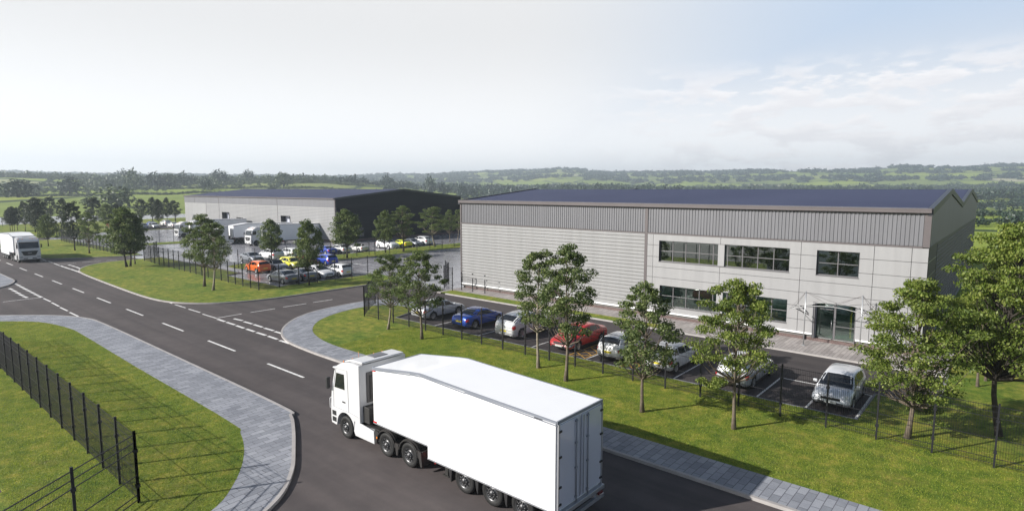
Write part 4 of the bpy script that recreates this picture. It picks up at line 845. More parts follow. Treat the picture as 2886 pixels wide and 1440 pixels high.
    for s in (-1, 1): MB().box(mx-.1, mx+.06, s*(W_/2+.07)-.09, s*(W_/2+.07)+.09, belt(mx)+.0, belt(mx)+.14).build('wing_mirror', M['car_white'], root, bevel=.03)
    bx = K['ws'][1]+.02 if K['ws'] else .7; Q = [(bx, 0), (bx-.04, .55), (bx+.3, .66), (h-.28, .56), (h-.2, .3), (h-.17, 0)]
    Q = [(x_, y_) for x_, y_ in Q]+[(x_, -y_) for x_, y_ in Q[::-1][1:]]
    MB().tube([(xa, ya, top(xa)+.006-.05*abs(ya)) for xa, ya in Q], .006, 4).build('bonnet_seam', M['black_plastic'], root)
    for x in list(K['pil'])[-2:]+([K['ws'][1]-.12] if K['ws'] else [.35, -.7]):
        for sd in (1, -1):
            MB().tube([Vector((p.x, (p.y+.003)*sd, p.z)) for p in (S(x, v) for v in (2.2, 3, 4, 4.9))], .006, 4).build('door_seam', M['black_plastic'], root)
    r = K['r']
    for wx in K['wb']:
        for s in (-1, 1):
            wl = MB().lathe([(-.1, .64*r), (-.11, .92*r), (-.08, r), (.08, r), (.11, .92*r), (.1, .66*r), (-.1, .64*r)], 28).build('wheel', M['tyre'], root); wl.location = (wx, s*(W_/2-.115), r)
            if s < 0: wl.rotation_euler.z = pi
            rm = MB().lathe([(.09, .67*r), (.1, .62*r), (.03, .58*r), (.03, 0)], 24)
            for k in range(5):
                a = 2*pi*k/5; ca, sa = cos(a), sin(a); rm.bar((0, .06, 0), (.6*r*ca, .085, .6*r*sa), .075, .05, up=(0, 1, 0))
            rm.build('rim', M['rim'], wl)
    return root
PAINTED = ('body', 'wing_mirror', 'windscreen_frame')
PROTO = {}
def car(kind, colour, x, y, heading, label, rear=False, group=None):
    if kind not in PROTO:
        c = PROTO[kind] = make_car(kind)
        for o in c.children:
            if o.name.split('.')[0] in PAINTED: o.material_slots[0].link = 'OBJECT'
    else: c = copy_tree(PROTO[kind])
    for o in c.children:
        if o.name.split('.')[0] in PAINTED: o.material_slots[0].link = 'OBJECT'; o.material_slots[0].material = M['car_'+colour]
    c.location = (x, y, .008); c.rotation_euler = (0, 0, heading); tag(c, label, 'car', group or 'cars parked in marked bays'); return c
NH, SH, EH, WH = pi/2, -pi/2, 0.0, pi
row = [('sedan', 'silver', -36.05, 32.9, NH, 'silver saloon, leftmost in the row in front of the near warehouse'),
 ('coupe', 'blue', -31.35, 32.8, NH, 'blue sports coupe between the silver saloon and the big white car'),
 ('suv', 'white', -26.85, 32.9, NH, 'large white sloping four by four beside the blue coupe, tail to the fence'),
 ('sedan', 'red', -22.0, 32.8, SH, 'red saloon with its bonnet towards the fence'),
 ('hatch', 'white', -18.4, 32.55, NH, 'white hatchback right of the red saloon, behind a slim tree'),
 ('hatch', 'white', -15.05, 32.4, NH, 'white hatchback left of the silver estate, tree leaves over its bonnet'),
 ('wagon', 'silver', -10.85, 32.8, NH, 'silver estate car with large red tail lamps'),
 ('hatch', 'silver', -6.15, 32.6, SH, 'silver hatchback at the right end of the row, bonnet to the fence')]
for a in row: car(*a, group='cars in the row before the near warehouse')
mid = [('sedan', 'grey', -62.7, 33.6, WH, 'grey saloon at the front left of the middle car park, tail to the lane'),
 ('coupe', 'grey', -62.9, 36.0, WH, 'grey coupe beside the white saloon in the middle car park'),
 ('sedan', 'white', -63.0, 38.3, EH, 'white saloon facing the lane in the middle car park'),
 ('hatch', 'white', -62.5, 40.7, WH, 'white hatchback at the right end of the front row in the middle car park'),
 ('hatch', 'orange', -72.9, 35.7, WH, 'bright orange hatchback in the middle car park'),
 ('roadster', 'grey', -72.8, 38.1, EH, 'low grey open sports car between the orange and yellow cars'),
 ('hatch', 'yellow', -73.2, 40.5, EH, 'pale yellow hatchback facing the lane beside the orange car'),
 ('coupe', 'red2', -74.0, 43.0, EH, 'red coupe behind a tree, right of the pale yellow hatchback'),
 ('hatch', 'blue2', -72.9, 45.4, WH, 'deep blue hatchback right of the red coupe'),
 ('coupe', 'grey', -84.2, 40.4, EH, 'silver grey coupe at the left end of the row behind the orange car'),
 ('suv', 'white', -84.6, 43.6, WH, 'white four by four behind a tree trunk, above the orange car'),
 ('wagon', 'white', -85.0, 46.8, WH, 'white estate car partly hidden by leaves behind the yellow hatchback'),
 ('coupe', 'blue2', -84.8, 52.9, WH, 'bright blue coupe beside the planted strip'),
 ('sedan', 'pearl', -84.6, 55.4, WH, 'white saloon right of the bright blue coupe'),
 ('roadster', 'pearl', -84.2, 58.8, WH, 'white open top sports car by the fence'),
 ('suv', 'white', -84.5, 65.1, EH, 'white four by four left of the lime yellow car'),
 ('coupe', 'lime', -84.8, 68.4, WH, 'lime yellow coupe before the dark gable'),
 ('coupe', 'grey', -84.6, 70.8, EH, 'grey coupe between the lime yellow car and the last white four by four'),
 ('suv', 'white', -85.2, 73.6, WH, 'white four by four at the right end of the row before the dark gable')]
for a in mid: car(*a, group='cars parked round the middle warehouse')
far_ = [('hatch', 'darksilver', -172.6, 54.6, EH, 'dark silver hatchback at the left of the far group'), ('sedan', 'blue2', -180.5, 59.3, EH, 'blue saloon in the far group by the slim trees'),
 ('hatch', 'white', -174.5, 57.8, EH, 'white hatchback facing the yard in the far group'), ('suv', 'pearl', -182.0, 63.3, WH, 'white four by four at the back of the far group'), ('coupe', 'white', -174.3, 62.4, WH, 'white coupe in the far group nearest the first lorry'),
 ('hatch', 'red', -185.5, 51.2, WH, 'small red hatchback half hidden behind a dark tree at far left')]
for a in far_: car(*a, group='cars in the distance beyond the yard').location.z = ZV+.012

# ------------------------------------------------------------------ trees
def leaf_quads(C, n_each, rad, flat, size, rng, upbias=.6):
    "leaf shaped faces scattered through clumps centred on C"
    n = len(C)*n_each; c = np.repeat(C, n_each, 0); d = rng.normal(size=(n, 3)); d /= np.linalg.norm(d, axis=1)[:, None]
    r = rng.random(n)**.45; rr = np.repeat(rad, n_each)*r if np.ndim(rad) else rad*r; p = c+d*rr[:, None]*np.array([1, 1, flat])
    nm = rng.normal(size=(n, 3))*.75+d*.5+np.array([0, 0, upbias]); nm /= np.linalg.norm(nm, axis=1)[:, None]
    t = np.cross(nm, rng.normal(size=(n, 3))); t /= np.linalg.norm(t, axis=1)[:, None]; b_ = np.cross(nm, t); s = size*(.6+.8*rng.random(n))[:, None]
    V = np.stack([p-t*s*.5, p+b_*s*.3, p+t*s*.5, p-b_*s*.3], 1).reshape(-1, 3); return V, np.arange(4*n).reshape(-1, 4)
def make_tree(seed, H=7.0, Wc=4.4, base=.3, ncl=85, leaves=75, size=.2, crad=.62, flat=.5, shape='egg', fork=.5, twist=.12, leafm='leaf_mid', barkm='bark', low=False, trad=.11):
    rng = np.random.default_rng(seed); root = empty('tree', (0, 0, 0)); mb = MB()
    # trunk with a gentle sway, carried up through the crown
    sway = rng.normal(size=(2, 2))*twist; zt = np.linspace(0, H*.86, 10)
    tp = [Vector((sway[0][0]*sin(z/H*3)+sway[1][0]*sin(z/H*7)*.5, sway[0][1]*sin(z/H*2.5)+sway[1][1]*sin(z/H*6)*.5, z)) for z in zt]
    tp[0] = Vector((0, 0, -.08)); rad = [trad*(1-.93*(z/H)**.8)+(.05 if i == 0 else 0) for i, z in enumerate(zt)]; mb.tube(tp, rad, 8)
    def tr(z):
        f = z/(H*.86)*9; i = min(8, max(0, int(f))); return tp[i].lerp(tp[i+1], f-i)
    C = []; R = []
    for k in range(ncl):
        t = (k+.5)/ncl; t = t**.9
        if shape == 'egg': env = (sin(pi*min(.97, t*.78+.19)))**.6*(1-.22*t)
        elif shape == 'dome': env = (1-t**2.4)**.5*(.7+.3*min(1, t*4))
        else: env = (1-t)**.6*(.5+.5*min(1, t*3))*1.1
        a = k*2.39996+rng.normal()*.4; rr = Wc/2*env*(.25+.75*rng.random()**.6)*(1+.18*sin(3*a+seed)+.12*sin(a*2+t*9)); z = H*(base+(1-base)*t*.95)+rng.normal()*.12
        if rr < .1: rr = .1
        C.append((rr*cos(a), rr*sin(a), z)); R.append(crad*(.65+.6*rng.random())*(1-.35*t))
    if low:
        for q in range(6): a = low+rng.normal()*.35; rr = Wc*.42*(.4+.6*rng.random()); C.append((rr*cos(a), rr*sin(a), H*(base-.13)+rng.normal()*.22)); R.append(crad*.6)
    C = np.array(C); top_ = tr(H*.8); C[:, 0] += top_.x*C[:, 2]/H; C[:, 1] += top_.y*C[:, 2]/H
    # limbs reach for the clumps, thinner and steeper towards the top
    for k, (x, y, z) in enumerate(C):
        if k % 2 and k > ncl*.3: continue
        z0_ = max(H*base*.72, z-(.5+fork*sqrt(x*x+y*y))*1.05); z0_ = min(z0_, H*.8); a = tr(z0_); e_ = Vector((x, y, z)); md = a.lerp(e_, .5)+Vector((x*.12, y*.12, -.12)); r0 = (.045+.02*rng.random())*(1-.55*z/H)*trad/.11
        mb.tube([a, a.lerp(md, .5)+Vector((0, 0, .02)), md, md.lerp(e_, .6), e_], [r0, r0*.8, r0*.6, r0*.4, .006], 5, cap=False)
    mb.build('trunk', M[barkm], root, fix=False)
    V, Fq_ = leaf_quads(C, leaves, np.array(R), flat, size, rng); keep = rng.random(len(Fq_)) < .97; npmesh('crown', V, Fq_, M[leafm], root)
    root['H'] = H; root['Wc'] = Wc; return root
TP = dict(
 airy=lambda: make_tree(3, 7, 3.6, .4, 56, 150, .135, .58, .52, 'egg', .7, .14, 'leaf_mid', 'bark_pale'),
 airy2=lambda: make_tree(11, 7, 4.0, .36, 64, 150, .135, .6, .5, 'egg', .8, .1, 'leaf_mid', 'bark'),
 layered=lambda: make_tree(5, 7, 5.2, .44, 94, 185, .13, .76, .32, 'dome', .5, .1, 'leaf_light', 'bark', low=3.25, trad=.14),
 layered2=lambda: make_tree(8, 7, 5.6, .28, 116, 180, .13, .8, .33, 'dome', .55, .1, 'leaf_light', 'bark', low=5.0, trad=.15),
 big=lambda: make_tree(14, 9.2, 7.2, .36, 180, 180, .15, .94, .3, 'dome', .55, .25, 'leaf_light', 'bark_dark', trad=.19),
 dense=lambda: make_tree(21, 7, 4.2, .3, 90, 95, .2, .74, .6, 'dome', .6, .1, 'leaf_mid', 'bark_dark'),
 dark=lambda: make_tree(25, 8, 4.6, .34, 80, 75, .24, .76, .55, 'dome', .6, .2, 'leaf_dark', 'bark_dark'),
 dark2=lambda: make_tree(29, 8, 4.2, .3, 70, 70, .24, .7, .6, 'egg', .8, .25, 'leaf_dark', 'bark_dark'))
TREES = {}
def tree(kind, base_px, ytop, width_px, label, group='young trees', z=ZV, rot=None, at=None):
    if kind not in TREES: TREES[kind] = make_tree_ = TP[kind](); c = make_tree_
    else: c = copy_tree(TREES[kind])
    x, y = at or G(base_px[0], base_px[1], z); h = height_at((x, y), ytop) if ytop else 6; dist = sqrt(x*x+y*y); wm = width_px/F*(-x*sin(YAW)+y*cos(YAW))*1.0
    p = TREES[kind]; sz = h/p['H']/1.0; sx = wm/p['Wc']*(1.12 if kind.startswith('airy') else 1.02)
    c.location = (x, y, z); c.scale = (sx, sx, sz); c.rotation_euler = (0, 0, rot if rot is not None else random.random()*6.28)
    return tag(c, label, 'tree', group)
D = 1.1207
tree('airy', (976*D, 828*D), 636*D, 92*D, 'first slim tree from the left on the right hand grass, left of the silver saloon', rot=1.0)
tree('airy2', (1061*D, 852*D), 635*D, 122*D, 'leafy tree with dark trunk in front of the silver saloon', rot=2.4)
tree('airy', (1354*D, 925*D), 627*D, 125*D, 'pale trunked tree in front of the blank cladding, left one of the touching pair', rot=3.3)
tree('airy2', (1423*D, 957*D), 620*D, 158*D, 'taller tree of the touching pair beside the red saloon', rot=.4)
tree('airy2', (1615*D, 1035*D), 716*D, 175*D, 'open crowned tree between the two white hatchbacks', rot=4.0)
tree('layered', (1845*D, 1078*D), 707*D, 200*D, 'bright green layered tree in front of the silver estate car', rot=.6)
tree('layered2', (2281*D, 1101*D), 702*D, 265*D, 'wide bright green tree right of the silver hatchback', rot=2.2)
tree('big', (2513*D, 1095*D), 556*D, 300*D, 'largest tree, dark forked trunk at the right edge', rot=5.2)
tree('airy2', (2755, 1089), 800, 120, 'smaller tree behind the big one, thin brown trunk', rot=3.0)
tree('airy2', (2778, 1073), 770, 120, 'pale trunked tree just behind the thin brown trunk', rot=1.2)
tree('dense', (2838, 1026), 690, 150, 'grey trunked tree behind the forked trunk', rot=1.2)
tree('layered2', None, None, 200, 'tree farthest back on the grass right of the warehouse', rot=.2, at=(3.2, 52.0)).scale = (1.05, 1.05, 1.1)
tree('dark2', None, None, 200, 'small dark tree peeping out behind the far corner of the near warehouse', rot=.2, at=(1.2, 98)).scale = (.9, .9, .86)
o_ = lambda x, y: (400+x/3.381, 480+y/3.381)
tree('airy2', (576, 807), 607, 115, 'left tree of the pair on the middle island before the lorries', rot=.9)
tree('airy', (601, 818), 625, 92, 'right tree of the pair on the middle island before the lorries', rot=2.9)
tree('dense', (357.5, 752), 588, 108, 'bushy tree with thick dark trunk at the left tip of the middle island', rot=2)
tree('dense', (367.6, 749.8), 600, 90, 'second dark trunk touching the bushy tree on the middle island', rot=5)
tree('airy2', (381, 744), 640, 60, 'thin leaning tree behind the bushy pair on the island', rot=5)
tree('dense', (872, 803.5), 624, 80, 'dense tree in front of the white saloon in the middle car park', rot=1.4)
tree('dense', (766, 738), 621, 64, 'round tree before the white lorry nearest the gable', rot=.3)
tree('dense', (978, 727), 594, 86, 'tree at the corner of the dark gable', rot=.3)
tree('dense', (1087, 711.6), 597, 60, 'round tree beside the white four by four before the gable', rot=2.3)
tree('airy2', (1137, 707.6), 582, 84, 'tallest tree before the dark gable, beside the lime yellow car', rot=1.3)
tree('airy', (1226, 694.5), 582, 76, 'pale thin tree right of the lime yellow car', rot=4.3)
tree('airy2', (1268, 681.5), 593, 36, 'narrow tree near the left corner of the near warehouse', rot=2.3)
tree('airy', (1290, 676), 590, 30, 'sliver of a tree beside the left corner of the near warehouse', rot=2.3)
tree('dense', (136.5, 693.6), 608, 50, 'small green tree right behind the distant lorry cab', rot=1)
tree('dark2', (211.4, 705.7), 566, 60, 'tall pale trunked tree beside the distant lorry', rot=1.9)
tree('airy2', (252.5, 714), 601, 62, 'grey green tree at the left end of the distant fence', rot=4.9)
o2 = lambda x, y: (x/4.943, 520+y/4.943)
tree('dark', o2(497, 665), 557, 58, 'dark tree, left stem of the thick clump behind the distant lorry', rot=1)
tree('dark', o2(525, 725), 566, 54, 'dark tree, middle stem of the thick clump behind the distant lorry', rot=2)
tree('dark2', o2(550, 745), 583, 46, 'dark tree, nearest stem of the thick clump behind the distant lorry', rot=3)
tree('dark2', o2(355, 655), 567, 32, 'narrow dark tree left of the thick clump', rot=4)
tree('dark', o2(145, 650), 588, 32, 'leftmost dark tree at the edge of the photo', rot=1.5)
tree('dark', o2(170, 650), 592, 30, 'second dark tree from the left edge', rot=2.5)
tree('dark', o2(200, 650), 582, 30, 'third dark tree from the left edge', rot=3.5)
tree('dark2', o2(248, 640), 584, 26, 'fourth dark tree from the left edge', rot=.5)
tree('dark2', o2(890, 620), 558, 36, 'airy dark tree behind the tall pale trunked one', rot=.5)
tree('dark2', o2(715, 520), 553, 40, 'see through crown above the thick clump at far left', rot=2.2)
tree('dark2', o2(1325, 600), 555, 48, 'tall airy tree left of the red hatchback', rot=1.1)
tree('dense', o2(1500, 620), 576, 44, 'green tree with the red hatchback behind its trunk', rot=1.1)
o3 = lambda x, y: (300+x/5.354, 540+y/5.354)
tree('dark2', o3(540, 480), 560, 42, 'dark tree left of the far parked cars', rot=.1)
tree('dark2', o3(705, 470), 555, 28, 'leftmost of the trees rising behind the far parked cars', rot=.7)
tree('dark', o3(770, 430), 566, 30, 'dark crown behind the tree over the white far cars', rot=.7)
tree('dark', o3(795, 560), 561, 32, 'dark tree in front of the far white hatchback', rot=1.7)
tree('dark2', o3(920, 475), 556, 26, 'thin airy tree right of the far cars', rot=2.7)
tree('dark', o3(1040, 465), 565, 34, 'rightmost dark tree before the end of the long low warehouse', rot=2.9)
tree('dark2', (330, 640), 573, 26, 'small dark tree just left of the bushy island tree', rot=.9)

# ------------------------------------------------------------------ countryside beyond
def leafball(seed, n=130, size=.34, dome=True):
    "unit crown made of large leaf clumps: radius about 1, standing on z = 0"
    rng = np.random.default_rng(seed); C = rng.normal(size=(16, 3)); C /= np.linalg.norm(C, axis=1)[:, None]; C = C*np.array([.62, .62, .42])*(.5+.5*rng.random(16))[:, None]; C[:, 2] += .82
    V, Fq_ = leaf_quads(C, n//16, .46, .8, size, rng, .5); return V, Fq_
BALLS = [leafball(s) for s in range(5)]; FINE = [leafball(s+20, 640, .17) for s in range(4)]; TINY = [leafball(s+40, 48, .62) for s in range(4)]
def scatter(name, pts, balls, m_, label, cat, kind='stuff'):
    Vs = []; Fs = []; b_ = 0
    for i, (x, y, s, hz) in enumerate(pts):
        V, Fq_ = balls[i % len(balls)]; a = (i*1.7) % 6.28; ca, sa = cos(a), sin(a); z = float(terr(x, y))
        W_ = np.stack([(V[:, 0]*ca-V[:, 1]*sa)*s+x, (V[:, 0]*sa+V[:, 1]*ca)*s+y, V[:, 2]*hz-.3*hz+z], -1); Vs.append(W_); Fs.append(Fq_+b_); b_ += len(V)
    o = npmesh(name, np.concatenate(Vs), np.concatenate(Fs), m_); return tag(o, label, cat, kind=kind)
def polar(az, d):
    a = radians(az)-YAW; return (d*sin(radians(az)-YAW), d*cos(radians(az)-YAW))
rr = random.Random(5)
def belt(az0, az1, d0, d1, n, s=(5, 9), wob=12, hk=1.0):
    out = []
    for k in range(n):
        t = (k+rr.random())/n; az = az0+(az1-az0)*t; d = d0+(d1-d0)*t+rr.gauss(0, wob)+10*sin(az*1.3); x, y = polar(az, d); q = rr.uniform(*s); out.append((x, y, q, q*rr.uniform(.75, 1.25)*hk))
    return out
# far ridges: continuous woodland and hedges
pts = []
for k in range(5200):
    az = rr.uniform(-46, 47); d = rr.choice([1750, 2050, 2350, 2520, 2600])+rr.gauss(0, 50)+60*sin(az/3); x, y = polar(az, d)
    if sin(az*.9+d/300)+.6*sin(az*2.7)+rr.gauss(0, .45) > -.75 or d > 2420: q = rr.uniform(7, 12); pts.append((x, y, q*1.2, q*.85))
scatter('far_woodland', pts, TINY, M['leaf_far_dark'], 'hazy blue green woods along the distant ridge', 'woodland')
pts = []
for (a0, a1, d0, d1, n) in ((-8, 20, 900, 840, 170), (-14, 47, 1150, 1050, 330), (5, 47, 700, 760, 200), (-5, 12, 640, 600, 60), (18, 47, 520, 600, 60), (-20, 47, 1400, 1350, 320), (-22, 4, 780, 720, 70)): pts += belt(a0, a1, d0, d1, n, (5, 9.5), 16)
for a0 in (-12, -3, 6, 14, 25, 33, 41): pts += belt(a0, a0+4, 560, 1350, 60, (4, 7), 8)
scatter('valley_woodland', pts, BALLS, M['leaf_far_dark'], 'lines of trees and hedges across the valley behind the warehouses', 'woodland')
pts = []
for (a0, a1, d0, d1, n, s, w) in ((-47, -18, 470, 520, 320, (1.1, 2.0), 2), (-47, -14, 585, 610, 300, (1.3, 2.4), 3), (-47, -14, 690, 700, 330, (1.6, 3), 4), (-47, -22, 620, 660, 50, (2.5, 5), 10), (-47, -16, 900, 900, 300, (4, 7.5), 16), (-36, -18, 720, 740, 120, (3.5, 7), 22), (-47, -30, 520, 560, 30, (2.5, 4), 6), (-47, -25, 1050, 1050, 130, (6, 9), 12)): pts += belt(a0, a1, d0, d1, n, s, w)
for a0 in (-44, -39, -33, -27, -22): pts += belt(a0, a0+2, 540, 900, 26, (2.5, 5), 5)
scatter('hillside_woodland', pts, BALLS, M['leaf_far'], 'hedgerows and woods covering the left hillside', 'woodland')
pts = belt(-4, 44, 330, 300, 260, (1.4, 2.6), 5)+belt(28, 47, 210, 230, 40, (1.8, 2.8), 4)+belt(-16, 6, 390, 420, 60, (3, 6), 14)+belt(-3, 8, 330, 400, 40, (3, 6), 16)
scatter('field_hedge', pts, BALLS, M['leaf_far_dark'], 'low hedges round the green fields behind the near warehouse', 'hedge')
# single trees that can be told apart
def distant(px, ybase_d, r_, h_, label, m_='leaf_far', idx=0, col=None):
    d = ybase_d; v = ray(px, 532); a = atan2(v.x, v.y); x, y = d*sin(a), d*cos(a); z = float(terr(x, y)); V, Fq_ = FINE[idx % 4]
    root = empty('field_tree', (x, y, z), 0, label, 'tree', 'single trees in the fields')
    npmesh('crown', V*np.array([r_, r_, h_*.86])+np.array([0, 0, -h_*.22]), Fq_, M[m_], root); MB().tube([(0, 0, -.5), (.1, 0, h_*.3), (0, .1, h_*.6)], [r_*.09, r_*.06, r_*.03], 6).build('trunk', M['bark_dark'], root); return root
distant(365, 900, 18, 14, 'broad domed tree standing highest on the left skyline', 'leaf_far_dark', 0)
distant(617, 720, 12, 15, 'round dark tree on the skyline above the long low warehouse', 'leaf_far_dark', 1)
distant(196, 520, 10, 13, 'hazy tree alone in the field at left', 'leaf_far_dark', 2)
distant(378, 600, 9, 17, 'pale round tree below the domed skyline tree', 'leaf_far', 3)
distant(335, 330, 11, 9.5, 'broad pale bush in the bright green field', 'leaf_far', 0)
distant(250, 335, 5, 4.5, 'low round bush left of the broad pale bush', 'leaf_far', 1)
distant(50, 420, 11, 10, 'misty tree at far left of the field', 'leaf_far_dark', 2)
distant(437, 640, 13, 15, 'tree in the middle of the left hillside wood', 'leaf_far_dark', 1)
distant(477, 640, 13, 14, 'grey green tree right of the middle of the left hillside wood', 'leaf_far', 2)
distant(520, 680, 11, 14, 'smaller tree before the round dark skyline tree', 'leaf_far_dark', 3)
distant(582, 560, 8, 10, 'dark rounded tree just left of the long low warehouse roof', 'leaf_far_dark', 0)
distant(700, 760, 9, 15, 'pointed dark tree over the left part of the long low roof', 'leaf_far_dark', 1)
distant(800, 640, 12, 14, 'yellow green tree over the middle of the long low roof', 'leaf_far', 2)
distant(1093, 700, 10, 15, 'dark tree over the gable peak of the long low warehouse', 'leaf_far_dark', 3)
distant(1215, 640, 9, 21, 'tallest pointed conifer left of the near warehouse', 'leaf_far_dark', 0)
distant(1250, 640, 8, 15, 'second conifer right of the tallest one', 'leaf_far_dark', 1)
distant(1300, 640, 8, 14, 'last conifer of the dark row', 'leaf_far_dark', 2)
distant(1645, 560, 9, 13, 'round bright tree above the left part of the navy roof', 'leaf_far', 3)

# ------------------------------------------------------------------ grass tufts near the camera
def inside(poly, x, y):
    c = np.zeros(len(x), bool); n = len(poly); j = n-1
    for i in range(n):
        xi, yi = poly[i]; xj, yj = poly[j]
        with np.errstate(divide='ignore', invalid='ignore'): c ^= ((yi > y) != (yj > y)) & (x < (xj-xi)*(y-yi)/(yj-yi+1e-12)+xi)
        j = i
    return c
def tufts(name, poly, n, smin, smax, label, box=None):
    P_ = np.array(poly); lo, hi = P_.min(0), P_.max(0)
    if box: lo = np.maximum(lo, box[0]); hi = np.minimum(hi, box[1])
    x = RNG.uniform(lo[0], hi[0], n*2); y = RNG.uniform(lo[1], hi[1], n*2); k = inside(poly, x, y); x, y = x[k][:n], y[k][:n]; n = len(x)
    a = RNG.uniform(0, 6.28, n); h = RNG.uniform(smin, smax, n); w = h*.16+.004; ln = RNG.normal(size=(n, 2))*h[:, None]*.45; z = np.full(n, ZV)
    V = np.stack([np.stack([x-w*np.cos(a), y-w*np.sin(a), z], -1), np.stack([x+w*np.cos(a), y+w*np.sin(a), z], -1), np.stack([x+ln[:, 0], y+ln[:, 1], z+h], -1)], 1).reshape(-1, 3)
    return tag(npmesh(name, V, np.arange(3*n).reshape(-1, 3), M['blade']), label, 'grass', kind='stuff')
m_leaf('blade', (.16, .23, .022), (.26, .33, .038), (.42, .42, .08), .45)
tufts('grass', inner+[(-26, 3.35)], 160000, .02, .05, 'short mown grass of the lower left verge', ((-63, 3.3), (-18, 12)))
tufts('grass', [(-34, 21.7), (12, 21.7), (12, 29.8), (-34, 29.8)], 170000, .02, .05, 'short mown grass between the right footway and the car park fence')

# ------------------------------------------------------------------ air, sky, sun, camera
hz = MB().box(-2900, 2900, -2900, 2900, -62, 128).build('haze', None); hz.data.materials.clear()
m = bpy.data.materials.new('haze_air'); m.use_nodes = True; nt = m.node_tree; nt.nodes.remove(nt.nodes['Principled BSDF'])
pv = N(nt, 'ShaderNodeVolumePrincipled'); pv.inputs['Color'].default_value = (.8, .91, 1, 1); pv.inputs['Density'].default_value = .00038; pv.inputs['Anisotropy'].default_value = .25
nt.links.new(pv.outputs[0], nt.nodes['Material Output'].inputs['Volume']); hz.data.materials.append(m); tag(hz, 'thin summer haze lying over the whole landscape', 'haze', kind='stuff')

SUN_AZ, SUN_EL = radians(31.5), radians(26.8)
Ld = Vector((sin(SUN_AZ)*cos(SUN_EL), cos(SUN_AZ)*cos(SUN_EL), -sin(SUN_EL)))
sl = bpy.data.lights.new('sun', 'SUN'); sl.energy = 5.0; sl.angle = radians(.5); sl.color = (1, .965, .91); so = bpy.data.objects.new('sun', sl); link(so); so.rotation_euler = Ld.to_track_quat('-Z', 'Y').to_euler()
w = bpy.data.worlds.new('World'); sc.world = w; w.use_nodes = True; nt = w.node_tree; L = nt.links.new
sk = N(nt, 'ShaderNodeTexSky', sky_type='NISHITA', sun_disc=False, sun_elevation=SUN_EL, sun_rotation=SUN_AZ+pi, air_density=1.0, dust_density=1.2, ozone_density=1.0)
tc = N(nt, 'ShaderNodeTexCoord'); nrm = N(nt, 'ShaderNodeVectorMath', operation='NORMALIZE'); L(tc.outputs['Generated'], nrm.inputs[0]); dirv = nrm.outputs[0]
# high thin cloud: white over the left of the view, thinning to blue on the right and overhead
bl = Vector((cos(YAW), sin(YAW), 0)); dt = N(nt, 'ShaderNodeVectorMath', operation='DOT_PRODUCT'); L(dirv, dt.inputs[0]); dt.inputs[1].default_value = bl
sx = N(nt, 'ShaderNodeSeparateXYZ'); L(dirv, sx.inputs[0])
fd = N(nt, 'ShaderNodeVectorMath', operation='DOT_PRODUCT'); L(dirv, fd.inputs[0]); fd.inputs[1].default_value = Vector((-sin(YAW), cos(YAW), 0))
def mr(src, a, b_, c, d):
    q = N(nt, 'ShaderNodeMapRange', interpolation_type='SMOOTHSTEP'); q.inputs[1].default_value = a; q.inputs[2].default_value = b_; q.inputs[3].default_value = c; q.inputs[4].default_value = d; L(src, q.inputs[0]); return q.outputs[0]
def ml(a, b_, op='MULTIPLY'):
    q = N(nt, 'ShaderNodeMath', operation=op); L(a, q.inputs[0]); L(b_, q.inputs[1]); return q.outputs[0]
leftness = mr(dt.outputs['Value'], -.02, .62, 1, 0); low = mr(sx.outputs[2], .0, .34, .9, .42)
cover = ml(leftness, low, 'MAXIMUM'); roof_ = mr(sx.outputs[2], .38, .56, 1, 0); front = mr(fd.outputs['Value'], .1, .62, .06, 1)
cover = ml(ml(cover, roof_), front)
glow = mr(sx.outputs[2], .0, .26, 1.38, .95); gv = N(nt, 'ShaderNodeVectorMath', operation='SCALE'); gv.inputs[0].default_value = (9.0, 9.02, 9.1); L(glow, gv.inputs['Scale'])
pale = mix(nt, (5.5, 6.9, 8.9), gv.outputs[0], ml(leftness, mr(sx.outputs[2], .07, .27, .93, .05), 'MAXIMUM'))
veil = mix(nt, sk.outputs[0], pale.outputs[0], ml(roof_, front))
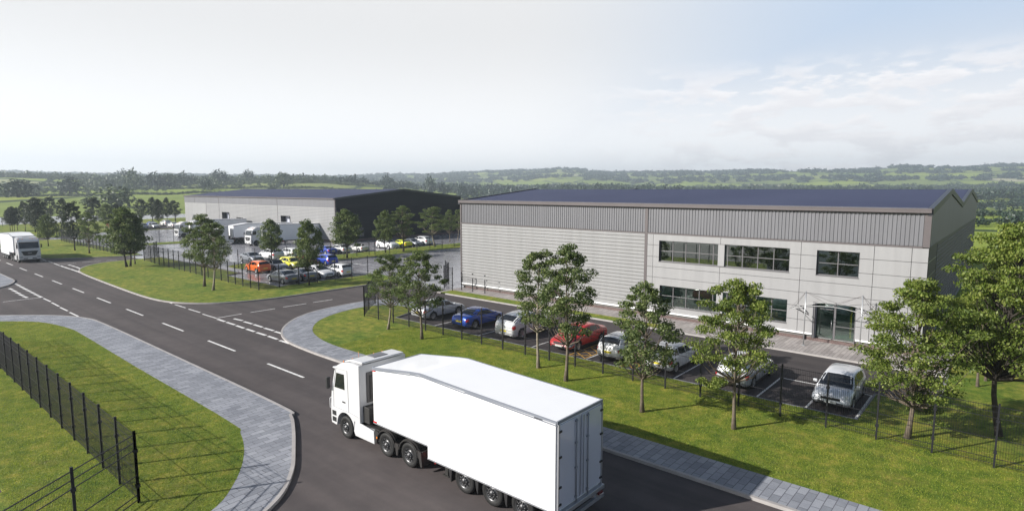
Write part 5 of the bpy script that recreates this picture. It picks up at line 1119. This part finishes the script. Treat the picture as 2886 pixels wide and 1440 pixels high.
# a low bank of broken cloud on the right
mp = N(nt, 'ShaderNodeMapping'); mp.inputs['Rotation'].default_value = (0, 0, YAW); mp.inputs['Scale'].default_value = (13, 13, 44); L(dirv, mp.inputs['Vector'])
cn1 = noise(nt, mp.outputs[0], 1.0, 10, .6); mp2 = N(nt, 'ShaderNodeMapping'); mp2.inputs['Location'].default_value = (0, 0, .3); mp2.inputs['Rotation'].default_value = (0, 0, YAW); mp2.inputs['Scale'].default_value = (13, 13, 44); L(dirv, mp2.inputs['Vector'])
cn2 = noise(nt, mp2.outputs[0], 1.0, 10, .6); cr = ramp(nt, [(.47, (0, 0, 0)), (.55, (1, 1, 1))], cn1.outputs[0])
shade = ramp(nt, [(.42, (11.2, 11.0, 11.1)), (.6, (9.7, 9.6, 9.9))], cn2.outputs[0])
c1 = N(nt, 'ShaderNodeMapRange', interpolation_type='SMOOTHSTEP'); c1.inputs[1].default_value = .05; c1.inputs[2].default_value = .35; L(dt.outputs['Value'], c1.inputs[0])
c2 = N(nt, 'ShaderNodeMapRange', interpolation_type='SMOOTHSTEP'); c2.inputs[1].default_value = .2; c2.inputs[2].default_value = .15; c2.inputs[3].default_value = 0; c2.inputs[4].default_value = 1; L(sx.outputs[2], c2.inputs[0])
q1 = N(nt, 'ShaderNodeMath', operation='MULTIPLY'); L(c1.outputs[0], q1.inputs[0]); L(c2.outputs[0], q1.inputs[1]); q2 = N(nt, 'ShaderNodeMath', operation='MULTIPLY'); L(q1.outputs[0], q2.inputs[0]); L(cr.outputs[0], q2.inputs[1]); q3 = N(nt, 'ShaderNodeMath', operation='MULTIPLY'); L(q2.outputs[0], q3.inputs[0]); q3.inputs[1].default_value = .9
cl = mix(nt, veil.outputs[0], shade.outputs[0], q3.outputs[0])
bg = nt.nodes['Background']; L(cl.outputs[0], bg.inputs[0]); bg.inputs[1].default_value = .065

cam = bpy.data.cameras.new('camera'); co = bpy.data.objects.new('camera', cam); link(co); sc.camera = co
co.location = (0, 0, CAMH); co.rotation_euler = (pi/2-PITCH, 0, YAW); cam.sensor_width = 36; cam.lens = 36*F/2886; cam.clip_start = .5; cam.clip_end = 12000
sc.view_settings.view_transform = 'Standard'; sc.view_settings.look = 'None'; sc.view_settings.exposure = 0.65; sc.view_settings.gamma = 1
sc.cycles.volume_bounces = 0; sc.cycles.transparent_max_bounces = 12; sc.cycles.max_bounces = 8
